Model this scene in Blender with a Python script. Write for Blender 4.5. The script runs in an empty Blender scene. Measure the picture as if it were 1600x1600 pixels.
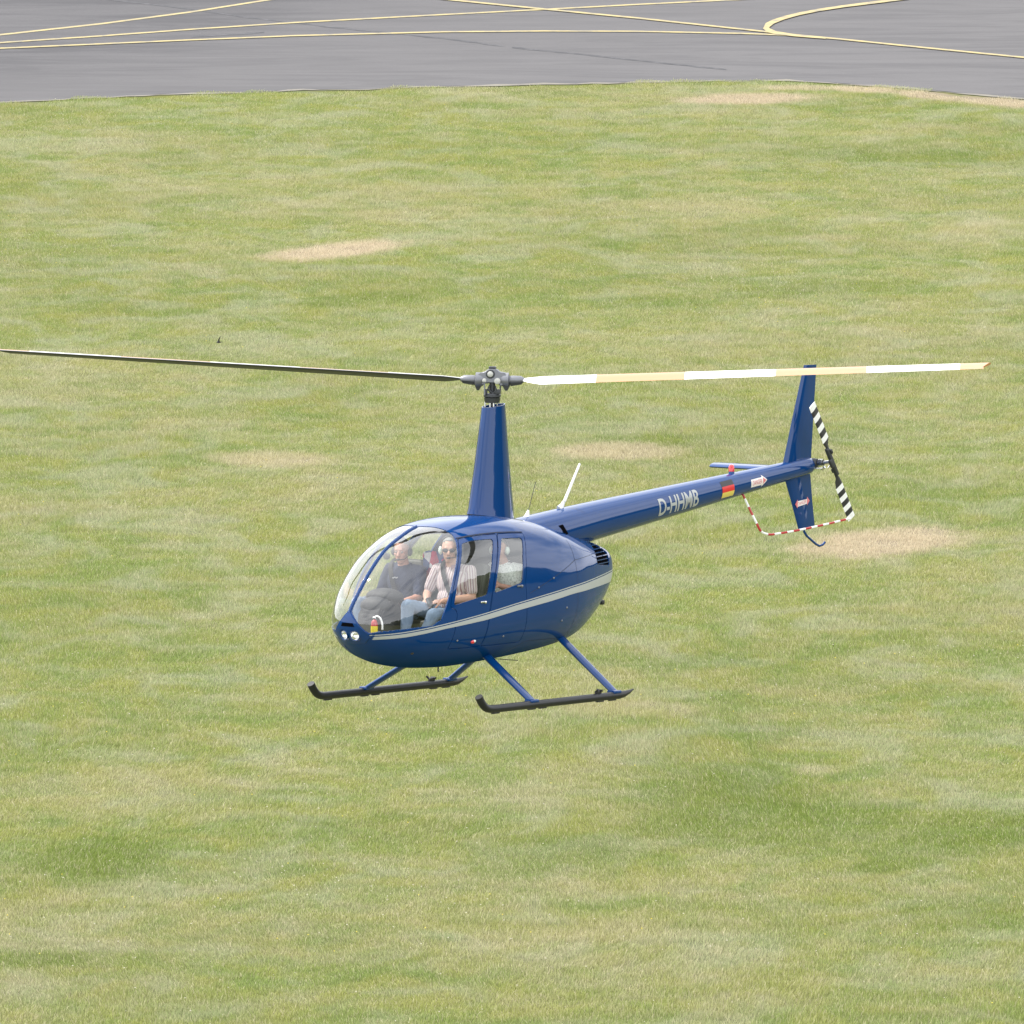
import bpy, bmesh, math, random
import numpy as np
from mathutils import Vector, Matrix, noise as mnoise

# ------------------------------------------------------------------ camera, sky, sun, exposure
R = math.radians
random.seed(7)
rng = np.random.default_rng(11)
scene = bpy.context.scene
COL = scene.collection
F = 11550.0                      # focal length in pixels of the 1600 px photograph
DEP = R(11.0)                    # the camera looks down by this angle
CAM_H = 23.7                     # camera height above the field (a viewing terrace)
cd = bpy.data.cameras.new('camera')
cd.sensor_width = 36.0
cd.lens = 36.0 * F / 1600.0
cd.clip_start, cd.clip_end = 1.0, 12000.0
cam = bpy.data.objects.new('camera', cd)
COL.objects.link(cam)
cam.location = (0, 0, CAM_H)
cam.rotation_euler = (R(90) - DEP, 0, 0)
scene.camera = cam
CD, SD = math.cos(DEP), math.sin(DEP)
CAM2W = np.array([[1, 0, 0], [0, SD, -CD], [0, CD, SD]])   # columns: right, up, back

# attitude of the helicopter seen from the camera (columns: forward, port, up) and its place
HM = np.array([[-0.60309351, 0.79760509, 0.01021439],
               [-0.04595598, -0.04752702, 0.99781222],
               [0.79634557, 0.60130466, 0.06531797]])
HT = np.array([-0.23224731, -1.89442719, -75.21603542])
HW = CAM2W @ HM
HP = CAM2W @ HT + np.array([0, 0, CAM_H])
HELI = Matrix([[*HW[0], HP[0]], [*HW[1], HP[1]], [*HW[2], HP[2]], [0, 0, 0, 1]])

sun_h = np.array([0.20, -0.55, 0.81])                      # towards the sun, in helicopter axes
sun_w = HW @ (sun_h / np.linalg.norm(sun_h))
SUN_EL = math.asin(sun_w[2])
SUN_AZ = math.atan2(sun_w[0], sun_w[1])                    # clockwise from +Y

sd = bpy.data.lights.new('sun', 'SUN')
sd.energy = 3.6
sd.angle = R(0.53)
sd.color = (1.0, 0.955, 0.89)
sun = bpy.data.objects.new('sun', sd)
COL.objects.link(sun)
sun.location = (0, 0, 200)
sun.rotation_euler = Vector(sun_w).to_track_quat('Z', 'Y').to_euler()

world = bpy.data.worlds.new('World')
scene.world = world
world.use_nodes = True
wn, wl = world.node_tree.nodes, world.node_tree.links
wn.clear()
w_out = wn.new('ShaderNodeOutputWorld')
w_bg = wn.new('ShaderNodeBackground')
sky = wn.new('ShaderNodeTexSky')
sky.sky_type = 'NISHITA'
sky.sun_disc = False
sky.sun_elevation = SUN_EL
sky.sun_rotation = SUN_AZ
sky.altitude = 50
sky.air_density = 1.0
sky.dust_density = 3.0
sky.ozone_density = 1.0
w_bg.inputs['Strength'].default_value = 0.13
# thin bright broken cloud over the Nishita sky
w_tc = wn.new('ShaderNodeTexCoord')
w_mp = wn.new('ShaderNodeMapping')
w_mp.inputs['Scale'].default_value = (1.0, 1.0, 2.6)
w_no = wn.new('ShaderNodeTexNoise')
w_no.inputs['Scale'].default_value = 2.2
w_no.inputs['Detail'].default_value = 5
w_rp = wn.new('ShaderNodeValToRGB')
w_rp.color_ramp.elements[0].position = 0.20
w_rp.color_ramp.elements[0].color = (0, 0, 0, 1)
w_rp.color_ramp.elements[1].position = 0.50
w_rp.color_ramp.elements[1].color = (0.92, 0.92, 0.92, 1)
w_mx = wn.new('ShaderNodeMix')
w_mx.data_type = 'RGBA'
w_mx.inputs['B'].default_value = (14.5, 14.7, 15.1, 1)
wl.new(w_tc.outputs['Generated'], w_mp.inputs['Vector'])
wl.new(w_mp.outputs['Vector'], w_no.inputs['Vector'])
wl.new(w_no.outputs['Fac'], w_rp.inputs['Fac'])
wl.new(w_rp.outputs['Color'], w_mx.inputs['Factor'])
wl.new(sky.outputs['Color'], w_mx.inputs['A'])
wl.new(w_mx.outputs['Result'], w_bg.inputs['Color'])
wl.new(w_bg.outputs['Background'], w_out.inputs['Surface'])

vs = scene.view_settings
vs.view_transform = 'Standard'
vs.look = 'None'
vs.exposure = 0.42
vs.gamma = 1.0
vs.use_curve_mapping = False

# ------------------------------------------------------------------ helpers
def ground_pt(px, py, z=0.0):
    """the point of the field that pixel (px, py) of the photograph shows"""
    d = CAM2W @ np.array([(px - 800) / F, -(py - 800) / F, -1.0])
    s = (z - CAM_H) / d[2]
    return np.array([0, 0, CAM_H]) + s * d

def tag(o, label=None, cat=None, kind=None, group=None):
    if label: o['label'] = label
    if cat: o['category'] = cat
    if kind: o['kind'] = kind
    if group: o['group'] = group
    return o

def empty(name, M=None):
    o = bpy.data.objects.new(name, None)
    COL.objects.link(o)
    if M is not None: o.matrix_world = M
    o.empty_display_size = 0.3
    return o

def link(name, me, parent=None):
    o = bpy.data.objects.new(name, me)
    COL.objects.link(o)
    if parent is not None: o.parent = parent
    return o

def mk(name, verts, faces, mats, parent=None, smooth=True, midx=None, normals=None):
    me = bpy.data.meshes.new(name)
    me.from_pydata([tuple(map(float, v)) for v in verts], [], [tuple(map(int, f)) for f in faces])
    for m in (mats if isinstance(mats, (list, tuple)) else [mats]): me.materials.append(m)
    if midx is not None: me.polygons.foreach_set('material_index', np.array(midx, dtype=np.int32))
    me.polygons.foreach_set('use_smooth', np.full(len(me.polygons), bool(smooth)))
    me.update()
    if normals is not None:
        me.normals_split_custom_set_from_vertices([tuple(n) for n in normals])
    elif smooth == 'auto':
        sharp_by_angle(me, 35)
    return link(name, me, parent)

def sharp_by_angle(me, deg):
    bm = bmesh.new(); bm.from_mesh(me)
    for e in bm.edges:
        e.smooth = not (len(e.link_faces) == 2 and e.calc_face_angle(0) > R(deg))
    bm.to_mesh(me); bm.free()

class MB:
    """collects simple solids, then links them as one mesh object"""
    def __init__(s): s.v, s.f, s.m = [], [], []
    def add(s, v, f, m=0):
        b = len(s.v); s.v += [tuple(p) for p in v]; s.f += [tuple(i + b for i in q) for q in f]; s.m += [m] * len(f)
    def box(s, c, d, rot=None, bev=0.0, m=0):
        c = np.array(c, float); d = np.array(d, float) / 2
        bm = bmesh.new(); bmesh.ops.create_cube(bm, size=2.0)
        for v in bm.verts: v.co = Vector((v.co.x * d[0], v.co.y * d[1], v.co.z * d[2]))
        if bev > 0: bmesh.ops.bevel(bm, geom=list(bm.edges) + list(bm.verts), offset=bev, segments=3, profile=0.5, affect='EDGES')
        if rot is not None: bm.transform(rot.to_4x4())
        bm.verts.index_update()
        s.add([np.array(v.co) + c for v in bm.verts], [[v.index for v in f.verts] for f in bm.faces], m); bm.free()
    def tube(s, pts, r, seg=12, m=0, caps=True, flat=1.0, ref=None):
        pts = [np.array(p, float) for p in pts]; n = len(pts)
        rs = [r] * n if np.isscalar(r) else list(r)
        V, Fc = [], []
        prev = None
        for i, p in enumerate(pts):
            t = pts[min(i + 1, n - 1)] - pts[max(i - 1, 0)]; t = t / (np.linalg.norm(t) + 1e-12)
            if prev is None:
                a = np.array(ref, float) if ref is not None else (np.array([0, 0, 1.]) if abs(t[2]) < .9 else np.array([1., 0, 0]))
            else: a = prev
            u = a - t * (a @ t); u /= np.linalg.norm(u); w = np.cross(t, u); prev = u
            for k in range(seg):
                g = 2 * math.pi * k / seg
                V.append(p + rs[i] * (math.cos(g) * u + flat * math.sin(g) * w))
        for i in range(n - 1):
            for k in range(seg):
                a, b = i * seg + k, i * seg + (k + 1) % seg
                Fc.append((a, b, b + seg, a + seg))
        if caps:
            Fc.append(tuple(range(seg))[::-1]); Fc.append(tuple(range((n - 1) * seg, n * seg)))
        s.add(V, Fc, m)
    def ball(s, c, r, rot=None, seg=14, rings=9, m=0):
        c = np.array(c, float); r = np.array([r] * 3 if np.isscalar(r) else r, float)
        V = [np.array([0, 0, 1.])]
        for i in range(1, rings):
            th = math.pi * i / rings
            for k in range(seg):
                g = 2 * math.pi * k / seg
                V.append(np.array([math.sin(th) * math.cos(g), math.sin(th) * math.sin(g), math.cos(th)]))
        V.append(np.array([0, 0, -1.]))
        Q = np.eye(3) if rot is None else np.array(rot)
        V = [c + Q @ (v * r) for v in V]
        Fc = [(0, 1 + k, 1 + (k + 1) % seg) for k in range(seg)]
        for i in range(rings - 2):
            for k in range(seg):
                a, b = 1 + i * seg + k, 1 + i * seg + (k + 1) % seg
                Fc.append((a, a + seg, b + seg, b))
        L = len(V) - 1; b0 = 1 + (rings - 2) * seg
        Fc += [(b0 + k, L, b0 + (k + 1) % seg) for k in range(seg)]
        s.add(V, Fc, m)
    def prism(s, poly, axis, a, b, m=0):
        """polygon in the plane across `axis` pushed from a to b"""
        o = [i for i in range(3) if i != axis]; n = len(poly); V = []
        for h in (a, b):
            for p in poly:
                q = [0, 0, 0]; q[o[0]], q[o[1]], q[axis] = p[0], p[1], h; V.append(q)
        Fc = [tuple(range(n)), tuple(range(2 * n - 1, n - 1, -1))] + [(i, i + n, (i + 1) % n + n, (i + 1) % n) for i in range(n)]
        s.add(V, Fc, m)
    def build(s, name, mats, parent=None, smooth='auto'):
        return mk(name, s.v, s.f, mats, parent, smooth, s.m if isinstance(mats, (list, tuple)) else None)

def mat(name, color, rough=0.5, metal=0.0, coat=0.0, spec=0.5, coat_rough=0.03):
    m = bpy.data.materials.new(name); m.use_nodes = True
    b = m.node_tree.nodes['Principled BSDF']
    b.inputs['Base Color'].default_value = (*color, 1)
    b.inputs['Roughness'].default_value = rough
    b.inputs['Metallic'].default_value = metal
    b.inputs['Coat Weight'].default_value = coat
    b.inputs['Coat Roughness'].default_value = coat_rough
    b.inputs['Specular IOR Level'].default_value = spec
    return m

class NT:
    """small wrapper to write node trees quickly"""
    def __init__(s, tree): s.t = tree
    def n(s, typ, **kw):
        o = s.t.nodes.new(typ)
        for k, v in kw.items(): setattr(o, k, v)
        return o
    def put(s, sock, val):
        if hasattr(val, 'is_output'): s.t.links.new(val, sock)
        else: sock.default_value = val
    def math(s, op, a, b=0.0, c=None, clamp=False):
        o = s.n('ShaderNodeMath', operation=op, use_clamp=clamp); s.put(o.inputs[0], a); s.put(o.inputs[1], b)
        if c is not None: s.put(o.inputs[2], c)
        return o.outputs[0]
    def vmath(s, op, a, b=None):
        o = s.n('ShaderNodeVectorMath', operation=op); s.put(o.inputs[0], a)
        if b is not None: s.put(o.inputs[1], b)
        return o.outputs['Value'] if op in ('LENGTH', 'DOT_PRODUCT', 'DISTANCE') else o.outputs[0]
    def noise(s, vec, scale, detail=3, rough=0.55, dist=0.0):
        o = s.n('ShaderNodeTexNoise'); s.put(o.inputs['Vector'], vec); o.inputs['Scale'].default_value = scale
        o.inputs['Detail'].default_value = detail; o.inputs['Roughness'].default_value = rough; o.inputs['Distortion'].default_value = dist
        return o.outputs['Fac']
    def mix(s, f, a, b, blend='MIX'):
        o = s.n('ShaderNodeMix', data_type='RGBA', blend_type=blend); s.put(o.inputs['Factor'], f)
        for k, v in (('A', a), ('B', b)): s.put(o.inputs[k], v if hasattr(v, 'is_output') else (*v[:3], 1))
        return o.outputs['Result']
    def ramp(s, f, lo, hi):
        o = s.n('ShaderNodeMapRange', interpolation_type='SMOOTHSTEP'); s.put(o.inputs['Value'], f)
        o.inputs['From Min'].default_value = lo; o.inputs['From Max'].default_value = hi
        return o.outputs['Result']

# ------------------------------------------------------------------ materials of the place
# pixel, half size in pixels, strength: bleached patches and lusher patches of the meadow
DRY = [(522, 393, 118, 13, 1.0, .10), (1375, 850, 145, 25, .95, .08), (960, 707, 108, 15, .72, 0), (1170, 156, 125, 9, 1.0, .02), (1255, 138, 70, 5, .7, .0), (1350, 141, 70, 6, .9, -.06), (1450, 150, 70, 7, .95, -.09),
       (1560, 160, 90, 8, .95, -.08), (425, 718, 100, 14, .58, 0), (1300, 372, 50, 6, .3, 0), (230, 1240, 210, 45, .15, 0), (120, 330, 150, 30, .15, 0),
       (1560, 360, 130, 22, .2, 0), (60, 620, 90, 20, .2, 0), (1275, 1205, 40, 10, .35, 0), (985, 1110, 110, 16, .25, 0)]
LUSH = [(150, 1345, 120, 40, .9, .05), (1230, 1290, 300, 44, .80, 0), (1480, 1300, 300, 40, .75, 0), (1400, 1352, 80, 13, .8, .1), (60, 1500, 90, 14, .8, 0), (1130, 1240, 170, 40, .7, 0), (1500, 1430, 120, 30, .5, 0),
        (560, 470, 110, 12, .55, .08), (1180, 460, 300, 12, .5, .06), (300, 560, 120, 14, .4, 0), (1090, 690, 240, 12, .5, .03), (640, 1300, 160, 25, .4, 0), (860, 1330, 200, 30, .5, 0), (1350, 240, 200, 16, .5, 0)]
def patch_ground(p):
    px, py, rx, ry, st, sl = p
    c = ground_pt(px, py); a = ground_pt(px + rx, py - rx * sl); b = ground_pt(px, py - ry)
    return c, a - c, b - c, st

def meadow_colour(nt, pos):
    """returns colour, dryness of the meadow at a world position"""
    big = nt.noise(pos, .10, 3, .5); mid = nt.noise(pos, .42, 4, .6, .6); sml = nt.noise(pos, 1.7, 4, .6, .3); hue = nt.noise(nt.vmath('ADD', pos, (31, 17, 5)), .8, 3, .6, .8)
    wob = nt.math('MULTIPLY', nt.math('SUBTRACT', nt.noise(pos, .9, 4, .65), .5), 2.2)
    fine = nt.math('MULTIPLY', nt.math('SUBTRACT', nt.noise(pos, 6.0, 4, .75), .5), 2.2)
    wob = nt.math('ADD', wob, fine)
    s = nt.math('ADD', nt.math('MULTIPLY', big, .9), nt.math('ADD', nt.math('MULTIPLY', mid, .9), nt.math('MULTIPLY', sml, .75)))
    dry = nt.math('MULTIPLY', nt.ramp(s, 1.08, 1.72), .66)
    def ell(p):
        c, u, v, st = patch_ground(p)
        # inverse of the 2x2 basis so that slanted ellipses work
        M = np.linalg.inv(np.array([[u[0], v[0]], [u[1], v[1]]]))
        d = nt.vmath('SUBTRACT', pos, (float(c[0]), float(c[1]), 0))
        a = nt.vmath('DOT_PRODUCT', d, (float(M[0, 0]), float(M[0, 1]), 0)); b = nt.vmath('DOT_PRODUCT', d, (float(M[1, 0]), float(M[1, 1]), 0))
        rr = nt.math('SQRT', nt.math('ADD', nt.math('MULTIPLY', a, a), nt.math('MULTIPLY', b, b)))
        return nt.math('MULTIPLY', nt.ramp(nt.math('ADD', rr, nt.math('MULTIPLY', wob, .42)), 1.25, .55), st)
    bare = 0.0; lush = 0.0
    for p in DRY: bare = nt.math('MAXIMUM', bare, ell(p))
    for p in LUSH: lush = nt.math('MAXIMUM', lush, ell(p))
    dry = nt.math('MULTIPLY', dry, nt.math('SUBTRACT', 1.0, nt.math('MULTIPLY', lush, .75)))
    green = nt.mix(nt.ramp(hue, .33, .69), (.240, .305, .098), (.325, .342, .112))
    cool = nt.noise(nt.vmath('ADD', pos, (-7, 41, 3)), .55, 3, .6, 1.0)
    green = nt.mix(nt.math('MULTIPLY', nt.ramp(cool, .44, .69), .78), green, (.372, .396, .245))
    green = nt.mix(nt.math('MULTIPLY', lush, .92), green, (.188, .252, .058))
    c = nt.mix(dry, green, (.425, .388, .236))
    c = nt.mix(bare, c, (.535, .450, .325))
    return c, nt.math('MAXIMUM', dry, bare)

def make_meadow_material(name, blades):
    m = bpy.data.materials.new(name); m.use_nodes = True; nt = NT(m.node_tree); m.node_tree.nodes.clear()
    out = nt.n('ShaderNodeOutputMaterial'); geo = nt.n('ShaderNodeNewGeometry')
    flat = nt.vmath('MULTIPLY', geo.outputs['Position'], (1, 1, 0))
    c, dry = meadow_colour(nt, flat)
    dif = nt.n('ShaderNodeBsdfDiffuse')
    if blades:
        at = nt.n('ShaderNodeAttribute', attribute_name='tone'); tone = at.outputs['Fac']
        straw = nt.ramp(nt.math('ADD', tone, nt.math('MULTIPLY', dry, .22)), .86, .90)
        c = nt.mix(nt.math('MULTIPLY', straw, .75), c, (.58, .52, .36))
        j = nt.math('ADD', nt.math('MULTIPLY', nt.math('FRACT', nt.math('MULTIPLY', tone, 37.0)), .56), .74)
        c = nt.mix(1.0, c, nt.n('ShaderNodeCombineColor').outputs[0], 'MULTIPLY') if False else c
        vm = nt.n('ShaderNodeVectorMath', operation='SCALE'); nt.put(vm.inputs[0], c); nt.put(vm.inputs['Scale'], j); c = vm.outputs[0]
        tr = nt.n('ShaderNodeBsdfTranslucent'); nt.put(tr.inputs['Color'], c); nt.put(dif.inputs['Color'], c)
        mx = nt.n('ShaderNodeMixShader'); mx.inputs[0].default_value = .35
        nt.t.links.new(dif.outputs[0], mx.inputs[1]); nt.t.links.new(tr.outputs[0], mx.inputs[2]); nt.t.links.new(mx.outputs[0], out.inputs[0])
    else:
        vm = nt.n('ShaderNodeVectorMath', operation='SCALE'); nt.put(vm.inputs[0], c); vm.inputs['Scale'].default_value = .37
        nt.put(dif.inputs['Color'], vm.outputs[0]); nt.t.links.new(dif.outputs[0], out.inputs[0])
    return m

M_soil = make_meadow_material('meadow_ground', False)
M_blade = make_meadow_material('meadow_blades', True)

def make_asphalt():
    m = bpy.data.materials.new('asphalt'); m.use_nodes = True; nt = NT(m.node_tree); b = m.node_tree.nodes['Principled BSDF']
    geo = nt.n('ShaderNodeNewGeometry'); pos = geo.outputs['Position']
    st = nt.vmath('MULTIPLY', pos, (.35, 1.3, 0)); a = nt.noise(st, 1.0, 5, .6, .3); big = nt.noise(pos, .045, 3); g = nt.noise(pos, 9.0, 3, .7); sp = nt.noise(pos, 45.0, 2, .6)
    f = nt.math('ADD', nt.math('ADD', nt.math('MULTIPLY', a, .55), nt.math('MULTIPLY', big, .55)), nt.math('MULTIPLY', nt.math('SUBTRACT', g, .5), .28))
    f = nt.math('ADD', f, nt.math('MULTIPLY', nt.math('SUBTRACT', sp, .5), .30))
    c = nt.mix(nt.ramp(f, .28, .80), (.062, .060, .064), (.096, .093, .096))
    tyre = nt.noise(nt.vmath('MULTIPLY', nt.vmath('ADD', pos, (9, 4, 0)), (.10, .62, 0)), 1.0, 6, .72, 1.6)
    c = nt.mix(nt.math('MULTIPLY', nt.ramp(tyre, .44, .64), .70), c, (.046, .045, .049))                 # rubber left by wheels
    old = nt.noise(nt.vmath('ADD', pos, (3, 90, 0)), .028, 2, .5, .5); c = nt.mix(nt.math('MULTIPLY', nt.ramp(old, .50, .60), .35), c, (.108, .104, .106))
    nt.put(b.inputs['Base Color'], c); b.inputs['Roughness'].default_value = .9; b.inputs['Specular IOR Level'].default_value = .25
    return m
M_asphalt = make_asphalt()

def make_line_paint(name, ca, cb):
    m = bpy.data.materials.new(name); m.use_nodes = True; nt = NT(m.node_tree); b = m.node_tree.nodes['Principled BSDF']
    geo = nt.n('ShaderNodeNewGeometry'); n = nt.noise(geo.outputs['Position'], 2.5, 4, .7)
    nt.put(b.inputs['Base Color'], nt.mix(nt.ramp(n, .42, .68), ca, cb)); b.inputs['Roughness'].default_value = .8
    return m
M_yellow_line = make_line_paint('yellow_line_paint', (.32, .262, .115), (.19, .168, .115))
M_tar = make_line_paint('tar_seal', (.022, .022, .027), (.062, .060, .065))
M_dust = make_line_paint('dusty_edge', (.150, .138, .105), (.105, .098, .080))

# ------------------------------------------------------------------ ground
def sheet(name, pts, z, material, parent=None):
    me = bpy.data.meshes.new(name)
    bm = bmesh.new(); vs_ = [bm.verts.new((p[0], p[1], z)) for p in pts]; f = bm.faces.new(vs_)
    if f.normal.z < 0: f.normal_flip()
    bmesh.ops.triangulate(bm, faces=[f]); bm.normal_update()
    for f in bm.faces:
        if f.normal.z < 0: f.normal_flip()
    bm.to_mesh(me); bm.free(); me.materials.append(material)
    return link(name, me, parent)

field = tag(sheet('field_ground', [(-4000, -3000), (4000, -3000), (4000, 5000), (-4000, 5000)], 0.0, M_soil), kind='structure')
EDGE = [(-400, 176), (0, 160), (120, 154), (250, 148.5), (400, 143.5), (600, 138), (800, 133), (1000, 128.5), (1120, 127), (1230, 126.5), (1290, 128.5), (1350, 133), (1430, 139), (1500, 146.5), (1600, 155), (2000, 192)]
edge_g = [ground_pt(*p) for p in EDGE]
fine = []
for a, b in zip(edge_g[:-1], edge_g[1:]):
    n = max(2, int(np.linalg.norm(b - a) / .35))
    for k in range(n):
        q = a + (b - a) * k / n
        q[1] += .22 * mnoise.noise((q[0] * .7, 3.1, 0)) + .14 * mnoise.noise((q[0] * 2.9, 9.1, 0))
        fine.append(q)
fine.append(edge_g[-1])
taxi = sheet('taxiway', [(p[0], p[1]) for p in fine] + [(260, 420), (-260, 420)], 0.012, M_asphalt)
tag(taxi, kind='structure')
# crumbling pale rim along the asphalt
rim = [(p[0], p[1] - .05) for p in fine] + [(p[0], p[1] + .22 + .20 * mnoise.noise((p[0] * 1.3, 7.7, 0))) for p in fine[::-1]]
mb = MB()
for i in range(len(fine) - 1):
    a, b = fine[i], fine[i + 1]
    wa = .02 + .30 * mnoise.noise((a[0] * 1.3, 7.7, 0)); wb = .02 + .30 * mnoise.noise((b[0] * 1.3, 7.7, 0))
    mb.add([(a[0], a[1] - .18, .016), (b[0], b[1] - .18, .016), (b[0], b[1] + wb, .016), (a[0], a[1] + wa, .016)], [(0, 1, 2, 3)])
mb.build('dusty_verge', M_dust, taxi, False)

def strip_px(pts, halfpx, z):
    """a painted strip given by its centre line in pixels and half its thickness seen in the photograph"""
    V, Fc = [], []
    P = np.array(pts, float)
    # densify
    D = []
    for a, b in zip(P[:-1], P[1:]):
        n = max(1, int(np.hypot(*(b - a)[:2]) / 40))
        D += [a + (b - a) * k / n for k in range(n)]
    D.append(P[-1])
    for i, p in enumerate(D):
        t = D[min(i + 1, len(D) - 1)] - D[max(i - 1, 0)]; n = np.array([-t[1], t[0]]) / (np.hypot(*t[:2]) + 1e-9)
        h = p[2] if len(p) > 2 else halfpx
        for s in (-1, 1):
            g = ground_pt(p[0] + s * h * n[0], p[1] + s * h * n[1]); V.append((g[0], g[1], z))
    for i in range(len(D) - 1): Fc.append((2 * i, 2 * i + 1, 2 * i + 3, 2 * i + 2))
    return V, Fc
def painted(name, pts, half, z, m):
    V, Fc = strip_px(pts, half, z)
    me = bpy.data.meshes.new(name); me.from_pydata(V, [], Fc); me.materials.append(m); me.update()
    if me.polygons[0].normal.z < 0: me.flip_normals()
    return link(name, me, taxi)
LW = 1.15
painted('yellow_line', [(-60, 60), (0, 55.5), (160, 38), (300, 19.5), (424, 0), (470, -7)], LW, .020, M_yellow_line)
painted('yellow_line', [(-60, 71), (0, 68), (160, 57.3), (300, 47), (460, 36.5), (690, 24.2), (840, 16.5), (1000, 8), (1165, 0), (1300, -6)], 1.0, .024, M_yellow_line)
painted('yellow_line', [(-60, 79), (0, 77), (160, 70), (300, 63.8), (460, 57.3), (690, 51.3), (850, 50), (1000, 50.5), (1160, 53.8), (1240, 56.8)], 1.0, .028, M_yellow_line)
painted('yellow_line', [(560, -16), (690, 0), (850, 15.8), (1000, 30.3), (1160, 47.3), (1240, 56), (1320, 63.5), (1440, 75.8), (1600, 91.5), (1800, 112)], LW, .032, M_yellow_line)
painted('yellow_line', [(1420, -1, 1.8), (1320, 11.5, 1.8), (1280, 17.5, 1.9), (1250, 23.3, 2.1), (1225, 29.8, 2.6), (1208, 36, 3.2), (1199, 41.5, 4.2), (1196.8, 45.5, 4.8), (1201, 49.5, 3.6), (1212, 53, 2.4), (1240, 57, 1.8), (1290, 61.4, 1.4)], LW, .036, M_yellow_line)
def wob(pts, a):
    out = []
    for (x0, y0), (x1, y1) in zip(pts[:-1], pts[1:]):
        for k in range(8):
            t = k / 8; x = x0 + (x1 - x0) * t; y = y0 + (y1 - y0) * t
            out.append((x, y + a * mnoise.noise((x * .06, 2.2, 0)), .75 + 1.0 * max(0, mnoise.noise((x * .05, 8.1, 0)) + .25)))
    return out
painted('tar_seam', wob([(140, -4), (300, 15.5), (400, 29.5), (520, 43.5), (690, 60.5), (800, 75)], 1.2), .8, .016, M_tar)
painted('tar_seam', wob([(800, 75), (900, 85), (1030, 99), (1150, 111)], .8), .6, .016, M_tar)
painted('tar_seam', wob([(300, 58.5), (360, 55), (420, 51)], .8), .5, .016, M_tar)

# far-off woods all round the airfield (only mirrored in the paint and the panes)
def wood_ring():
    V, Fc = [], []; n = 1440
    for i in range(n):
        a = 2 * math.pi * i / n; dg = math.degrees(math.atan2(math.sin(a), math.cos(a)))
        near = max(0.0, min(1.0, (dg + 78) / 18)) * max(0.0, min(1.0, (32 - dg) / 12))       # unseen tree belt added closer on the right to darken hull reflections
        rad = 620 - 455 * near + 14 * mnoise.noise((i * .02, 5, 1)); hh = 10 + 14 * near
        h = hh * (1 + .28 * mnoise.noise((i * .021, 1, 0)) + .22 * mnoise.noise((i * .11, 2, 7))) + (1.0 + 1.2 * near) * mnoise.noise((i * .9, 0, 4))
        for rr, z in ((rad, 0), (rad - 3, h * .35), (rad - 4, h * .7), (rad - 1, h * .93), (rad + 3, h), (rad + 12, h * .95), (rad + 18, 0)):
            q = rr + 1.2 * mnoise.noise((i * .7, z * .3, 3)); V.append((math.cos(a) * q, math.sin(a) * q + 80, z))
    for i in range(n):
        for k in range(6):
            a, b = i * 7 + k, ((i + 1) % n) * 7 + k
            Fc.append((a, a + 1, b + 1, b))
    m = bpy.data.materials.new('far_foliage'); m.use_nodes = True; nt = NT(m.node_tree); b = m.node_tree.nodes['Principled BSDF']; geo = nt.n('ShaderNodeNewGeometry')
    nt.put(b.inputs['Base Color'], nt.mix(nt.ramp(nt.noise(geo.outputs['Position'], .5, 5, .7), .35, .65), (.022, .035, .012), (.060, .082, .030))); b.inputs['Roughness'].default_value = .9
    return tag(mk('far_wood', V, Fc, m, None, True), kind='stuff')
wood_ring()

# ------------------------------------------------------------------ grass: patches of blades scattered over the visible field
def grass_patch(seed, nb, size, flowers):
    g = np.random.default_rng(seed)
    x = g.uniform(-size / 2, size / 2, nb); y = g.uniform(-size / 2, size / 2, nb)
    h = g.uniform(.030, .074, nb) * (1 + .5 * (g.random(nb) > .93)); w = g.uniform(.004, .0085, nb)
    az = g.uniform(0, 2 * math.pi, nb); lean = h * g.uniform(.1, 1.0, nb); la = g.normal(0, .85, nb)
    tone = g.random(nb)
    wx, wy = np.cos(az) * w / 2, np.sin(az) * w / 2; lx, ly = np.cos(la) * lean, np.sin(la) * lean
    V = np.zeros((nb, 5, 3), np.float32)
    for k, (sx, th, lf) in enumerate(((-1, 0, 0), (1, 0, 0), (-.8, .6, .35), (.8, .6, .35), (0, 1, 1))):
        V[:, k, 0] = x + sx * wx + lf * lx; V[:, k, 1] = y + sx * wy + lf * ly; V[:, k, 2] = th * h - .004
    base = np.arange(nb)[:, None] * 5
    quads = (base + np.array([0, 1, 3, 2])).tolist(); tris = (base + np.array([2, 3, 4])).tolist()
    me = bpy.data.meshes.new('grass_patch'); T = np.repeat(tone, 5)
    verts = V.reshape(-1, 3).tolist()
    faces = quads + tris; mi = [0] * len(faces)
    tl = T.tolist()
    for i in range(flowers):
        cx, cy, cz, r = g.uniform(-size / 2, size / 2), g.uniform(-size / 2, size / 2), g.uniform(.05, .10), g.uniform(.005, .012)
        b = len(verts)
        for k in range(6): verts.append([cx + r * math.cos(k * 1.047), cy + r * math.sin(k * 1.047), cz])
        verts += [[cx, cy, cz + r * .8], [cx, cy, cz - r * .6]]
        for k in range(6):
            faces.append([b + k, b + (k + 1) % 6, b + 6]); faces.append([b + (k + 1) % 6, b + k, b + 7])
        mi += [2 if g.random() < .03 else 1] * 12; tl += [0.0] * 8
    me.from_pydata(verts, [], faces)
    me.materials.append(M_blade); me.materials.append(M_seed); me.materials.append(M_flower)
    me.polygons.foreach_set('material_index', np.array(mi, np.int32))
    a = me.attributes.new('tone', 'FLOAT', 'POINT'); a.data.foreach_set('value', np.array(tl, np.float32))
    me.update()
    return bpy.data.objects.new('grass_patch', me)
M_seed = mat('pale_seed_heads', (.50, .46, .37), .8)
M_flower = mat('yellow_flowers', (.62, .50, .05), .8)

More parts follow.
